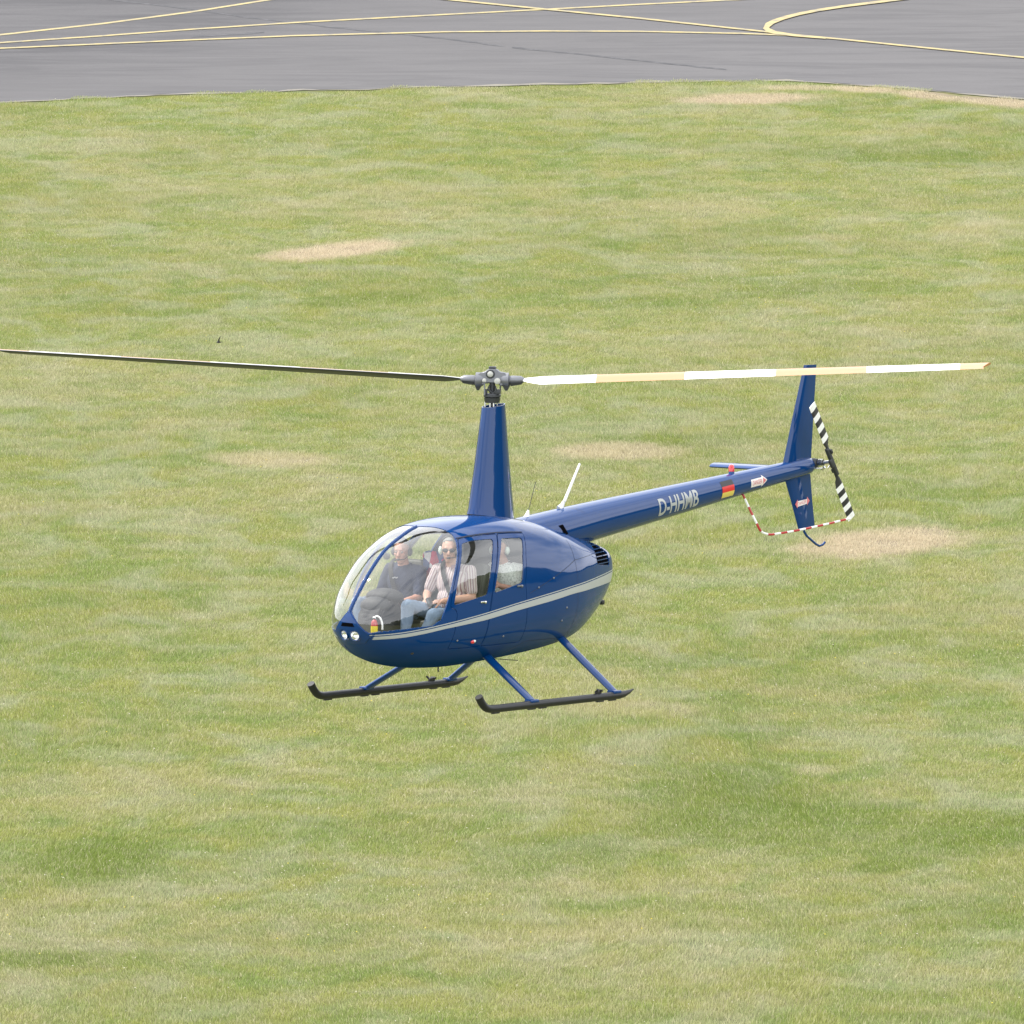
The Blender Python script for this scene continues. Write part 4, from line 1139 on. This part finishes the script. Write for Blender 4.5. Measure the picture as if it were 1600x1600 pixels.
mb = MB(); mb.tube([(.2, -.4, .47), (-.05, -.2, .40), (-.35, .1, .37)], .004, 6); mb.build('wire_antenna', M_black, heli)

# ------------------------------------------------------------------ cabin
mb = MB(); P = []
for x in np.linspace(1.98, -.10, 24):
    w = max(ysurf(x, .535) - .05, .05); P.append((x, w))
poly = P + [(x, -w) for x, w in P[::-1]]
mb.prism(poly, 2, .53, .56); fl_ = mb.build('cabin_floor', M_dark, heli, False); bm = bmesh.new(); bm.from_mesh(fl_.data); bmesh.ops.recalc_face_normals(bm, faces=bm.faces); bm.to_mesh(fl_.data); bm.free()
V = []; Fc = []
for i, (x, z) in enumerate([(.02, .56), (-.02, 1.0), (-.10, 1.45), (-.14, 1.80)]):
    w = ysurf(x, min(z, par(x)[0] - .03)) - .02; V += [(x, -w, z), (x, w, z), (x - .05, w, z), (x - .05, -w, z)]
for i in range(3):
    for k in range(4): Fc.append((i * 4 + k, i * 4 + (k + 1) % 4, i * 4 + 4 + (k + 1) % 4, i * 4 + 4 + k))
mk('rear_bulkhead', V, Fc, mat('grey_bulkhead', (.11, .112, .115), .8), heli, False)
def seat(x, y, w=.46, front=True):
    s = empty('seat'); s.parent = heli; back = Matrix.Rotation(R(-13), 3, 'Y')
    mb = MB(); mb.box((x + .02, y * .80, .66), (.46, w * .72, .22), None, .03); mb.build('seat_box', M_dark, s)
    mb = MB(); mb.box((x + .03, y, .815), (.50, w - .02, .085), Matrix.Rotation(R(-6), 3, 'Y'), .03); mb.build('cushion', M_leather, s)
    mb = MB(); mb.box((x - .245, y, 1.13), (.10, w - .03, .62), back, .04)
    for k in (-1, 0, 1): mb.box((x - .195 - .03 * 0, y + k * .13, 1.10), (.03, .11, .48), back, .012)
    mb.build('backrest', M_leather, s)
    return s
s1 = seat(1.06, .34); s2 = seat(1.02, -.34); s3 = seat(.22, .31, .56); s4 = seat(.22, -.31, .56)
def belt(seat_, pts, w=.045, nrm=(1, .3, .2)):
    P = smooth_path(pts, 6); V, Fc = [], []
    for i, p in enumerate(P):
        t = P[min(i + 1, len(P) - 1)] - P[max(i - 1, 0)]; c = np.cross(t, nrm); c /= np.linalg.norm(c); n2 = np.cross(c, t); n2 /= np.linalg.norm(n2)
        V += [p - c * w / 2, p + c * w / 2, p + c * w / 2 + n2 * .004, p - c * w / 2 + n2 * .004]
    for i in range(len(P) - 1):
        for k in range(4): Fc.append((i * 4 + k, i * 4 + (k + 1) % 4, i * 4 + 4 + (k + 1) % 4, i * 4 + 4 + k))
    mk('seat_belt', V, Fc, M_belt, seat_, False)
# instrument console, cyclic stick, compass
con = empty('instrument_console'); con.parent = heli
mb = MB(); prof = [(2.02, .56), (1.60, .56), (1.58, .80), (1.62, 1.06), (1.70, 1.14), (1.84, 1.13), (1.98, .98)]
mb.prism(prof, 1, -.17, .13); c_ = mb.build('pedestal', M_dark, con, False)
bm = bmesh.new(); bm.from_mesh(c_.data); bmesh.ops.recalc_face_normals(bm, faces=bm.faces); bmesh.ops.bevel(bm, geom=list(bm.edges), offset=.035, segments=3, affect='EDGES'); bm.to_mesh(c_.data); bm.free(); c_.data.polygons.foreach_set('use_smooth', [True] * len(c_.data.polygons)); sharp_by_angle(c_.data, 40)
mb = MB(); mb.ball((1.70, -.03, 1.13), (.15, .21, .085), None, 24, 12); mb.ball((1.84, -.03, 1.04), (.12, .18, .10), None, 20, 10); mb.build('glare_shield', mat('grey_pod', (.022, .023, .026), .65), con)
for k in range(6):
    mb = MB(); c0 = np.array([1.535, -.15 + .10 * (k % 3), 1.07 - .10 * (k // 3)]); mb.tube([c0, c0 - np.array([.016, 0, -.004])], .038, 14); mb.build('gauge', M_black, con)
mb = MB(); mb.tube(smooth_path([(1.52, .0, .56), (1.48, .0, .80), (1.44, .02, .98), (1.42, .02, 1.02)], 5), .014, 10); mb.tube([(1.42, -.22, 1.00), (1.42, .24, 1.00)], .012, 10); mb.tube([(1.42, -.24, .92), (1.42, -.22, 1.03)], .018, 10); mb.build('cyclic_stick', M_black, heli)
for s in (.34, -.34):
    for d_ in (-.08, .08): mb = MB(); mb.box((1.80, s * .62 + d_, .66), (.03, .07, .10), None, .008); mb.build('pedal', M_hub_dark, heli)
mb = MB(); mb.ball((1.715, -.0, 1.535), (.035, .04, .035), None, 14, 9); mb.build('compass', M_hub_dark, heli)
# ------------------------------------------------------------------ people
M_skin = mat('skin', (.50, .285, .205), .55)
M_skin2 = mat('ruddy_skin', (.46, .235, .170), .55)
M_hair = mat('grey_hair', (.24, .235, .22), .85)
M_hair2 = mat('dark_grey_hair', (.17, .165, .16), .8)
M_jeans = mat('pale_jeans', (.150, .205, .285), .9)
M_shoe = mat('dark_shoes', (.03, .027, .025), .6)
M_navy = mat('navy_shirt', (.028, .036, .070), .9)
M_lens = mat('sunglass_lenses', (.02, .02, .022), .08)
M_eye = mat('eye', (.25, .2, .17), .2)
M_lip = mat('lips', (.38, .16, .14), .6)
M_pale_cup = mat('pale_green_ear_cup', (.55, .62, .56), .4)
def make_striped():
    m = bpy.data.materials.new('striped_shirt_cloth'); m.use_nodes = True; nt = NT(m.node_tree); b = m.node_tree.nodes['Principled BSDF']; b.inputs['Roughness'].default_value = .9
    tc = nt.n('ShaderNodeTexCoord'); sx_ = nt.n('ShaderNodeSeparateXYZ'); nt.put(sx_.inputs[0], tc.outputs['Object'])
    at = nt.n('ShaderNodeAttribute', attribute_name='weave')                # runs round the trunk and round each sleeve
    u = nt.math('ADD', at.outputs['Fac'], nt.math('MULTIPLY', nt.noise(tc.outputs['Object'], 9.0, 2), .008))
    w = nt.math('SINE', nt.math('MULTIPLY', u, 230.0)); w2 = nt.math('SINE', nt.math('MULTIPLY', u, 115.0))
    c = nt.mix(nt.ramp(w, .0, .75), (.52, .46, .445), (.27, .165, .18)); c = nt.mix(nt.math('MULTIPLY', nt.ramp(w2, .5, 1.0), .35), c, (.30, .25, .32))
    nt.put(b.inputs['Base Color'], c); return m
M_striped = make_striped()
def make_speckled():
    m = bpy.data.materials.new('speckled_white_shirt'); m.use_nodes = True; nt = NT(m.node_tree); b = m.node_tree.nodes['Principled BSDF']; b.inputs['Roughness'].default_value = .9
    tc = nt.n('ShaderNodeTexCoord'); nt.put(b.inputs['Base Color'], nt.mix(nt.ramp(nt.noise(tc.outputs['Object'], 70, 2, .6), .50, .66), (.74, .76, .72), (.42, .45, .42))); return m
M_speck = make_speckled()

def frame(f, up=(0, 0, 1)):
    f = np.array(f, float); f /= np.linalg.norm(f); u = np.array(up, float); l = np.cross(u, f); l /= np.linalg.norm(l); u = np.cross(f, l); return np.column_stack([f, l, u])

class Body:
    def __init__(s): s.mb = MB(); s.p = []
    def cap(s, a, b, r1, r2, lab):
        a, b = np.array(a, float), np.array(b, float); d = (b - a) / (np.linalg.norm(b - a) + 1e-9)
        pts, rs = [], []
        for k in range(5): t = math.pi / 2 * (1 - k / 4); pts.append(a - d * r1 * math.sin(t)); rs.append(max(r1 * math.cos(t), 1e-4))
        for k in range(5): t = math.pi / 2 * k / 4; pts.append(b + d * r2 * math.sin(t)); rs.append(max(r2 * math.cos(t), 1e-4))
        s.mb.tube(pts, rs, 14); s.p.append(('c', a, b, r1, r2, lab))
    def ell(s, c, r, Q, lab): s.mb.ball(c, r, Q, 20, 12); s.p.append(('e', np.array(c, float), np.array(r, float), np.array(Q), 0, lab))
    def dist(s, X):
        out = []
        for k, a, b, r1, r2, lab in s.p:
            if k == 'c':
                d = b - a; L = d @ d + 1e-12; t = np.clip(((X - a) @ d) / L, 0, 1); out.append(np.linalg.norm(X - a - t[:, None] * d, axis=1) - (r1 + (r2 - r1) * t))
            else:
                q = (X - a) @ r1 / b; nq = np.linalg.norm(q, axis=1); out.append((nq - 1) * b.min())
        return np.array(out)

def hand(B, w, f, pn, side, curl, lab='skin'):
    """palm and five fingers: w wrist, f direction of the hand, pn palm normal, curl in radians per joint"""
    f = np.array(f, float); f /= np.linalg.norm(f); pn = np.array(pn, float); pn -= f * (pn @ f); pn /= np.linalg.norm(pn); a = np.cross(f, pn) * side
    w = np.array(w, float)
    for k in (-1, 0, 1): B.cap(w + a * .010 * k, w + f * .078 + a * .024 * k, .016, .0145, lab)
    for k, (L, o) in enumerate(((.070, .032), (.080, .011), (.074, -.011), (.058, -.031))):
        p = w + f * .082 + a * o; d = f + a * (o * 1.8); d /= np.linalg.norm(d); r = .0098 - .0006 * k; c = curl * (1 + .12 * k)
        for j, fr in enumerate((.45, .32, .23)):
            d = d * math.cos(c) + pn * math.sin(c) if j else d * math.cos(c * .6) + pn * math.sin(c * .6)
            d /= np.linalg.norm(d); q = p + d * L * fr; B.cap(p, q, r, r * .92, lab); p = q; r *= .92
    p = w + f * .025 + a * .028; d = a * .75 + f * .55 + pn * .35; d /= np.linalg.norm(d)
    for j, L in enumerate((.040, .032, .026)):
        q = p + d * L; B.cap(p, q, .0125 - .001 * j, .0115 - .001 * j, lab); p = q; d = d * .8 + f * .35 + pn * .35 - a * .15; d /= np.linalg.norm(d)

def person(label, J, cloth, hair, skin_m, yaw, pitch=-4, group=None, glasses=False, cup=None, band=True, mic=True):
    pel = np.array(J['pelvis'], float); B = Body()
    up = np.array(J['neck'], float) - pel; up /= np.linalg.norm(up); T = frame((1, 0, 0), up); lat = np.array(J['shL'], float) - np.array(J['shR'], float); lat /= np.linalg.norm(lat)
    chest = pel + (np.array(J['neck']) - pel) * .66; belly = pel + (np.array(J['neck']) - pel) * .28
    # trunk
    B.ell(pel + np.array([.01, 0, .01]), (.145, .180, .125), np.eye(3), 'trousers')
    B.ell(belly + np.array([.035, 0, .0]), (.150, .178, .165), T, 'shirt'); B.ell(chest + np.array([.015, 0, 0]), (.128, .185, .190), T, 'shirt')
    shL, shR, nk = (np.array(J[k], float) for k in ('shL', 'shR', 'neck'))
    B.cap(shL - lat * .02, nk - lat * -.03 + np.array([0, 0, -.03]), .066, .058, 'shirt'); B.cap(shR + lat * .02, nk - lat * .03 + np.array([0, 0, -.03]), .066, .058, 'shirt')
    # arms
    for k, sg in (('L', 1), ('R', -1)):
        sh, el, wr = (np.array(J[q + k], float) for q in ('sh', 'el', 'wr'))
        mid = sh + (el - sh) * J.get('sleeve', .72)
        B.cap(sh, mid, .066, .060, 'shirt'); B.cap(sh + (el - sh) * .4, el, .046, .043, J.get('armlab', 'skin')); B.cap(el, el + (wr - el) * .45, .044, .041, J.get('armlab', 'skin')); B.cap(el + (wr - el) * .45, wr, .041, .028, 'skin')
        hd = np.array(J['hand' + k], float); hand(B, wr, hd[:3], hd[3:6], sg, J.get('curl', .55))
        hip = pel + np.array([.06, .095 * sg, -.01]); kn, an = np.array(J['kn' + k], float), np.array(J['an' + k], float)
        B.cap(hip, kn, .088, .066, 'trousers'); B.cap(kn, kn + (an - kn) * .4, .066, .060, 'trousers'); B.cap(kn + (an - kn) * .4, an, .060, .046, 'trousers')
        B.cap(an + np.array([-.03, 0, -.045]), an + np.array([.16, .02 * sg, -.05]), .042, .034, 'shoe')
    # head
    hc = np.array(J['head'], float); f = np.array([math.cos(R(yaw)) * math.cos(R(pitch)), math.sin(R(yaw)) * math.cos(R(pitch)), math.sin(R(pitch))]); H = frame(f)
    h = lambda x, y, z: hc + H @ np.array([x, y, z])
    B.cap(nk + np.array([0, 0, -.05]), hc + np.array([-.012, 0, -.06]), .060, .055, 'skin')
    B.ell(h(-.012, 0, .028), (.098, .077, .096), H, 'skin'); B.ell(h(.018, 0, -.045), (.072, .060, .078), H, 'skin'); B.ell(h(.052, 0, -.098), (.030, .032, .024), H, 'skin')
    B.cap(h(.078, -.03, .030), h(.078, .03, .030), .014, .014, 'skin'); B.cap(h(.086, 0, .012), h(.108, 0, -.028), .010, .0155, 'skin'); B.cap(h(.098, -.013, -.030), h(.098, .013, -.030), .010, .010, 'skin')
    B.ell(h(.060, .042, -.02), (.022, .018, .020), H, 'skin'); B.ell(h(.060, -.042, -.02), (.022, .018, .020), H, 'skin'); B.cap(h(.078, -.020, -.062), h(.078, .020, -.062), .012, .012, 'skin')
    for sg in (1, -1): B.ell(h(-.005, .080 * sg, -.008), (.020, .009, .032), H, 'skin')
    tmp = B.mb.build('person_raw', M_skin, None, False); md = tmp.modifiers.new('r', 'REMESH'); md.mode = 'VOXEL'; md.voxel_size = .0065; md.adaptivity = 0
    sm = tmp.modifiers.new('s', 'SMOOTH'); sm.factor = .5; sm.iterations = 4
    dg = bpy.context.evaluated_depsgraph_get(); me = bpy.data.meshes.new_from_object(tmp.evaluated_get(dg)); bpy.data.objects.remove(tmp)
    n = len(me.polygons); C = np.zeros(n * 3); me.polygons.foreach_get('center', C); C = C.reshape(-1, 3)
    D = B.dist(C); labs = [q[5] for q in B.p]; order = ['skin', 'shirt', 'trousers', 'shoe']; li = np.array([order.index(l) for l in labs]); mi = li[np.argmin(D, 0)]
    # the neckline stays skin only inside the collar
    me.materials.clear()
    for m in (skin_m, cloth, M_jeans, M_shoe): me.materials.append(m)
    me.polygons.foreach_set('material_index', mi.astype(np.int32)); me.polygons.foreach_set('use_smooth', np.ones(n, bool))
    # cloth folds
    nv = len(me.vertices); X = np.zeros(nv * 3); me.vertices.foreach_get('co', X); X = X.reshape(-1, 3); NN = np.zeros(nv * 3); me.vertices.foreach_get('normal', NN); NN = NN.reshape(-1, 3)
    lv = np.zeros(nv); 
    dl = B.dist(X); vl = li[np.argmin(dl, 0)]
    for i in np.nonzero((vl == 1) | (vl == 2))[0]:
        p = X[i]; lv[i] = .007 * mnoise.noise((p[0] * 17, p[1] * 17, p[2] * 9)) + .003 * mnoise.noise((p[0] * 40, p[1] * 40, p[2] * 22))
    near = np.argmin(dl, 0); weave = X[:, 1] - pel[1]
    for k, q in enumerate(B.p):
        if q[0] != 'c' or q[5] != 'shirt': continue
        sel = near == k; d_ = (q[2] - q[1]) / np.linalg.norm(q[2] - q[1])
        if abs(d_[1]) > .75: continue
        e1 = np.cross(d_, (1, 0, 0)); e1 /= np.linalg.norm(e1); e2 = np.cross(d_, e1); rel = X[sel] - q[1]; weave[sel] = np.arctan2(rel @ e2, rel @ e1) * .062
    at_ = me.attributes.new('weave', 'FLOAT', 'POINT'); at_.data.foreach_set('value', weave.astype(np.float32))
    X = X + NN * lv[:, None] - pel; me.vertices.foreach_set('co', X.ravel()); me.update(); me.name = 'person'
    o = link('person', me); o.matrix_world = HELI @ Matrix.Translation(Vector(pel)); tag(o, label, 'person')
    g = lambda x, y, z: h(x, y, z) - pel
    # hair: cap over the skull above the hairline
    V, Fc = [], []; mbh = MB(); mbh.ball((0, 0, 0), (1, 1, 1), None, 24, 16)
    Pn = np.array(mbh.v); keep = (Pn[:, 2] > .16 + .55 * np.maximum(Pn[:, 0], -.2)) & ~((Pn[:, 0] > .82))
    keep |= (Pn[:, 0] < -.25) & (Pn[:, 2] > -.45)
    V = [g(*(np.array([-.014, 0, .029]) + q * np.array([.103, .082, .102]) * (1 + .02 * mnoise.noise(tuple(q * 6))))) for q in Pn]; Fc = [q for q in mbh.f if all(keep[i] for i in q)]
    hr = mk('hair', V, Fc, hair, o, True); sol = hr.modifiers.new('t', 'SOLIDIFY'); sol.thickness = .010; sol.offset = -1
    # eyes and mouth
    for sg in (1, -1): m_ = MB(); m_.ball(g(.073, .031 * sg, .004), .013, None, 10, 7); m_.build('eye', M_eye, o)
    m_ = MB(); m_.ball(g(.087, 0, -.066), (.008, .024, .007), H, 12, 6); m_.build('mouth', M_lip, o)
    if glasses:
        m_ = MB()
        for sg in (1, -1): m_.ball(g(.090, .034 * sg, .006), (.010, .030, .021), H, 14, 8); m_.tube([g(.086, .060 * sg, .012), g(.0, .086 * sg, .014)], .003, 6)
        m_.tube([g(.098, -.012, .010), g(.098, .012, .010)], .003, 6); m_.build('sunglasses', M_lens, o)
    if cup:
        m_ = MB()
        for sg in (1, -1): m_.ball(g(-.005, .088 * sg, -.004), (.036, .024, .044), H, 14, 9)
        hs = m_.build('headset', cup, o); m_ = MB()
        m_.tube([g(-.005, .092 * math.cos(t), .03 + .108 * math.sin(t)) for t in np.linspace(.0, math.pi, 15)], .008, 8)
        if mic: m_.tube([g(.02, -.09 if J.get('micR') else .09, -.03), g(.085, -.06 if J.get('micR') else .06, -.065), g(.108, -.015 if J.get('micR') else .015, -.066)], .004, 6); m_.ball(g(.110, 0, -.066), (.012, .022, .012), H, 10, 6)
        m_.build('headset_band', M_black, o)
    if J.get('emblem'):
        px, py = J['emblem']; o_ = -HM.T @ HT; r_ = HM.T @ np.array([(px - 800) / F, -(py - 800) / F, -1.0]); r_ /= np.linalg.norm(r_)
        ss = np.linspace(73.5, 75.5, 1200); dd = B.dist(o_ + ss[:, None] * r_).min(0); hit = o_ + ss[int(np.argmax(dd < .006))] * r_
        m_ = MB(); Q_ = frame(-r_)
        for k in range(4): m_.ball(hit - pel + Q_ @ np.array([0, .016 * k - .024, .006 * (k % 2)]), (.004, .010, .007), Q_, 8, 5)
        m_.build('shirt_emblem', mat('pale_emblem', (.42, .42, .42), .7), o)
    # collar
    V, Fc = [], []; ks = 18
    for i in range(ks + 1):
        t = -math.pi * .86 + i * 2 * math.pi * .86 / ks
        t = t + math.pi
        for r, z in ((.072, .022), (.094, -.022)):
            V.append(nk - pel + np.array([r * math.cos(t) + .004, r * math.sin(t), z - .012 * math.cos(t)]))
    for i in range(ks): Fc.append((2 * i, 2 * i + 1, 2 * i + 3, 2 * i + 2))
    cl = mk('collar', V, Fc, cloth, o, True); sol = cl.modifiers.new('t', 'SOLIDIFY'); sol.thickness = .006
    return o

person('grey-haired man in sunglasses and a striped short-sleeved shirt, in the near front seat',
       dict(pelvis=(1.02, .345, .93), neck=(1.06, .335, 1.425), shL=(1.02, .520, 1.375), shR=(1.07, .150, 1.375), head=(1.125, .335, 1.585), elL=(1.06, .575, 1.115), elR=(1.16, .085, 1.13),
            wrL=(1.36, .44, 1.090), wrR=(1.375, .245, 1.105), handL=(.45, -.75, -.10, -.2, -.3, -1), handR=(.55, .62, -.22, -.2, .3, -1), knL=(1.58, .490, .97), anL=(1.63, .36, .66), knR=(1.73, .285, 1.06), anR=(1.73, .25, .66), curl=.55),
       M_striped, M_hair, M_skin, 34, -3, None, True, M_pale_cup)
person('man in a dark navy polo shirt and black headset, in the far front seat',
       dict(pelvis=(.99, -.335, .91), neck=(1.00, -.325, 1.385), shL=(.98, -.140, 1.335), shR=(1.00, -.515, 1.345), head=(1.055, -.325, 1.535), elL=(1.10, -.075, 1.08), elR=(1.10, -.56, 1.08),
            wrL=(1.37, -.15, 1.02), wrR=(1.40, -.42, 1.02), handL=(.9, -.25, -.15, 0, -.3, -1), handR=(.9, .15, -.1, 0, .3, -1), knL=(1.60, -.165, 1.04), anL=(1.66, -.19, .66), knR=(1.58, -.47, 1.04), anR=(1.62, -.34, .66), curl=.6, sleeve=.80, emblem=(618, 903)),
       M_navy, M_hair2, M_skin2, 18, -6, None, False, M_black)
person('passenger in a pale speckled shirt behind the rear door window',
       dict(pelvis=(.25, .34, .93), neck=(.20, .345, 1.40), shL=(.17, .510, 1.345), shR=(.20, .170, 1.345), head=(.31, .345, 1.545), elL=(.24, .555, 1.125), elR=(.36, .10, 1.09),
            wrL=(.50, .50, 1.20), wrR=(.58, .22, 1.06), handL=(.7, -.3, .55, .2, -.8, -.4), handR=(.9, .1, -.1, 0, .2, -1), knL=(.70, .47, 1.02), anL=(.78, .46, .66), knR=(.72, .22, 1.02), anR=(.80, .22, .66), curl=.5),
       M_speck, M_hair2, M_skin2, 10, -3, None, False, M_pale_cup, True, False)
belt(s1, [(.86, .17, 1.50), (.98, .19, 1.475), (1.12, .25, 1.44), (1.205, .33, 1.33), (1.21, .42, 1.15), (1.14, .50, 1.0), (1.05, .56, .90)][::1])
belt(s2, [(.86, -.52, 1.44), (.98, -.50, 1.42), (1.10, -.43, 1.36), (1.17, -.33, 1.18), (1.16, -.22, 1.03), (1.05, -.10, .90)])
belt(s3, [(.00, .50, 1.47), (.17, .44, 1.44), (.30, .36, 1.33), (.37, .28, 1.16), (.36, .20, 1.02), (.28, .10, .92)])
mb = MB(); mb.tube([(1.02, .60, 1.72), (1.10, .585, 1.62), (1.16, .585, 1.50)], [.016, .018, .010], 8)
mb.v = [(x, min(y, ysurf(x, z) - .03), z) for x, y, z in mb.v]; mb.build('grab_strap', M_black, heli)

def placed(o):
    o.matrix_world = HELI @ o.matrix_world
    return o
# things carried in the cabin
ex = empty('fire_extinguisher', HELI @ Matrix.Translation((2.05, .115, .852)) @ Matrix.Scale(.75, 4)); tag(ex, 'small red fire extinguisher with yellow label on the cabin floor behind the windshield', 'fire extinguisher')
mb = MB(); mb.tube([(0, 0, -.19), (0, 0, -.17), (0, 0, .05), (0, 0, .085), (0, 0, .10)], [.038, .046, .046, .032, .014], 18); mb.build('cylinder', M_red, ex)
mb = MB(); mb.tube([(0, 0, -.07), (0, 0, .015)], .0475, 18, 0, False); mb.build('paper_label', M_yellow_label, ex)
mb = MB(); mb.tube(smooth_path([(0, -.01, .11), (-.01, .03, .145), (-.03, .075, .12), (-.04, .10, .05), (-.04, .105, -.03)], 6), .013, 10); mb.build('hose', M_white_plastic, ex)
mb = MB(); mb.box((0, 0, .12), (.03, .05, .035), None, .008); mb.build('valve', M_steel, ex)
ha = empty('handheld_device', HELI @ Matrix.Translation((1.455, .345, 1.080))); tag(ha, 'small dark hand-held device in the hands of the man in the striped shirt', 'hand-held device')
mb = MB(); mb.box((0, 0, 0), (.055, .035, .095), Matrix.Rotation(R(30), 3, 'X'), .008); mb.build('casing', M_black, ha)
mb = MB(); mb.box((.028, .002, .008), (.003, .024, .05), Matrix.Rotation(R(30), 3, 'X')); mb.build('display', mat('grey_display', (.12, .13, .14), .2), ha)
# bright patterned jacket hanging between the seats
def cloth_item():
    V, Fc = [], []; nu, nw = 18, 22
    for i in range(nu + 1):
        for k in range(nw + 1):
            u, w = i / nu - .5, k / nw
            wd = .24 * (1 - .25 * w)
            V.append((.02 * math.sin(u * 13 + w * 3) + .015 * mnoise.noise((u * 6, w * 6, 1)) + .05 * (1 - (2 * u) ** 2), u * wd, .17 - .36 * w - .03 * (2 * u) ** 2))
    for i in range(nu):
        for k in range(nw): a = i * (nw + 1) + k; Fc.append((a, a + 1, a + nw + 2, a + nw + 1))
    m = bpy.data.materials.new('patterned_cloth'); m.use_nodes = True; nt = NT(m.node_tree); b = m.node_tree.nodes['Principled BSDF']; b.inputs['Roughness'].default_value = .9
    tc = nt.n('ShaderNodeTexCoord'); v = nt.n('ShaderNodeTexVoronoi'); v.inputs['Scale'].default_value = 11; nt.put(v.inputs['Vector'], tc.outputs['Object']); sx_ = nt.n('ShaderNodeSeparateColor'); nt.put(sx_.inputs[0], v.outputs['Color'])
    c = nt.mix(nt.ramp(sx_.outputs[0], .45, .50), (.06, .10, .25), (.55, .05, .12)); c = nt.mix(nt.ramp(sx_.outputs[1], .66, .70), c, (.75, .73, .72)); c = nt.mix(nt.ramp(sx_.outputs[2], .86, .90), c, (.65, .50, .10)); nt.put(b.inputs['Base Color'], c)
    o = mk('patterned_jacket', V, Fc, m, None, True); s = o.modifiers.new('t', 'SOLIDIFY'); s.thickness = .012
    o.matrix_world = HELI @ Matrix.Translation((.80, -.115, 1.37)) @ Matrix.Rotation(R(12), 4, 'Z'); tag(o, 'red, white and blue patterned jacket hanging between the two front seats', 'jacket')
cloth_item()

# ------------------------------------------------------------------ a small bird passing behind the rotor
def bird():
    c = CAM2W @ (np.array([(342 - 800) / F, -(535 - 800) / F, -1.0]) * 96.0) + np.array([0, 0, CAM_H])
    V = [(0, .10, .0), (0, .055, .012), (0, -.04, .0), (0, -.14, -.01)]
    mb = MB(); mb.tube([(-.115, 0, .006), (-.07, 0, .004), (-.02, 0, .0), (.04, 0, .0), (.075, 0, .010), (.10, 0, .014), (.118, 0, .010)], [.006, .020, .030, .028, .020, .017, .004], 12, 0, True)
    mb.tube([(-.10, 0, .006), (-.19, .018, .008)], [.010, .004], 8, 0, True, .4); mb.tube([(-.10, 0, .006), (-.19, -.018, .008)], [.010, .004], 8, 0, True, .4)
    for s in (1, -1):
        P = [(.035, .02 * s, .014), (.05, .09 * s, .075), (.00, .17 * s, .150), (-.05, .225 * s, .190)]; w = [.075, .065, .045, .008]; v = []
        for (x, y, z), ww in zip(P, w): v += [(x, y, z), (x - ww, y, z - .006), (x - ww * .5, y, z - .012)]
        mb.add(v, [q for i in range(3) for q in ((i * 3, i * 3 + 3, i * 3 + 4, i * 3 + 1), (i * 3 + 1, i * 3 + 4, i * 3 + 5, i * 3 + 2), (i * 3 + 2, i * 3 + 5, i * 3 + 3, i * 3))] + [(0, 1, 2), (9, 11, 10)])
    mb.v = [(x * .30, y * .30, z * .30) for x, y, z in mb.v]
    o = mb.build('bird', mat('dark_plumage', (.020, .018, .022), .7), None); o.location = c; o.rotation_euler = (R(35), 0, R(200)); tag(o, 'tiny dark bird flying over the grass beyond the rotor', 'bird')
bird()
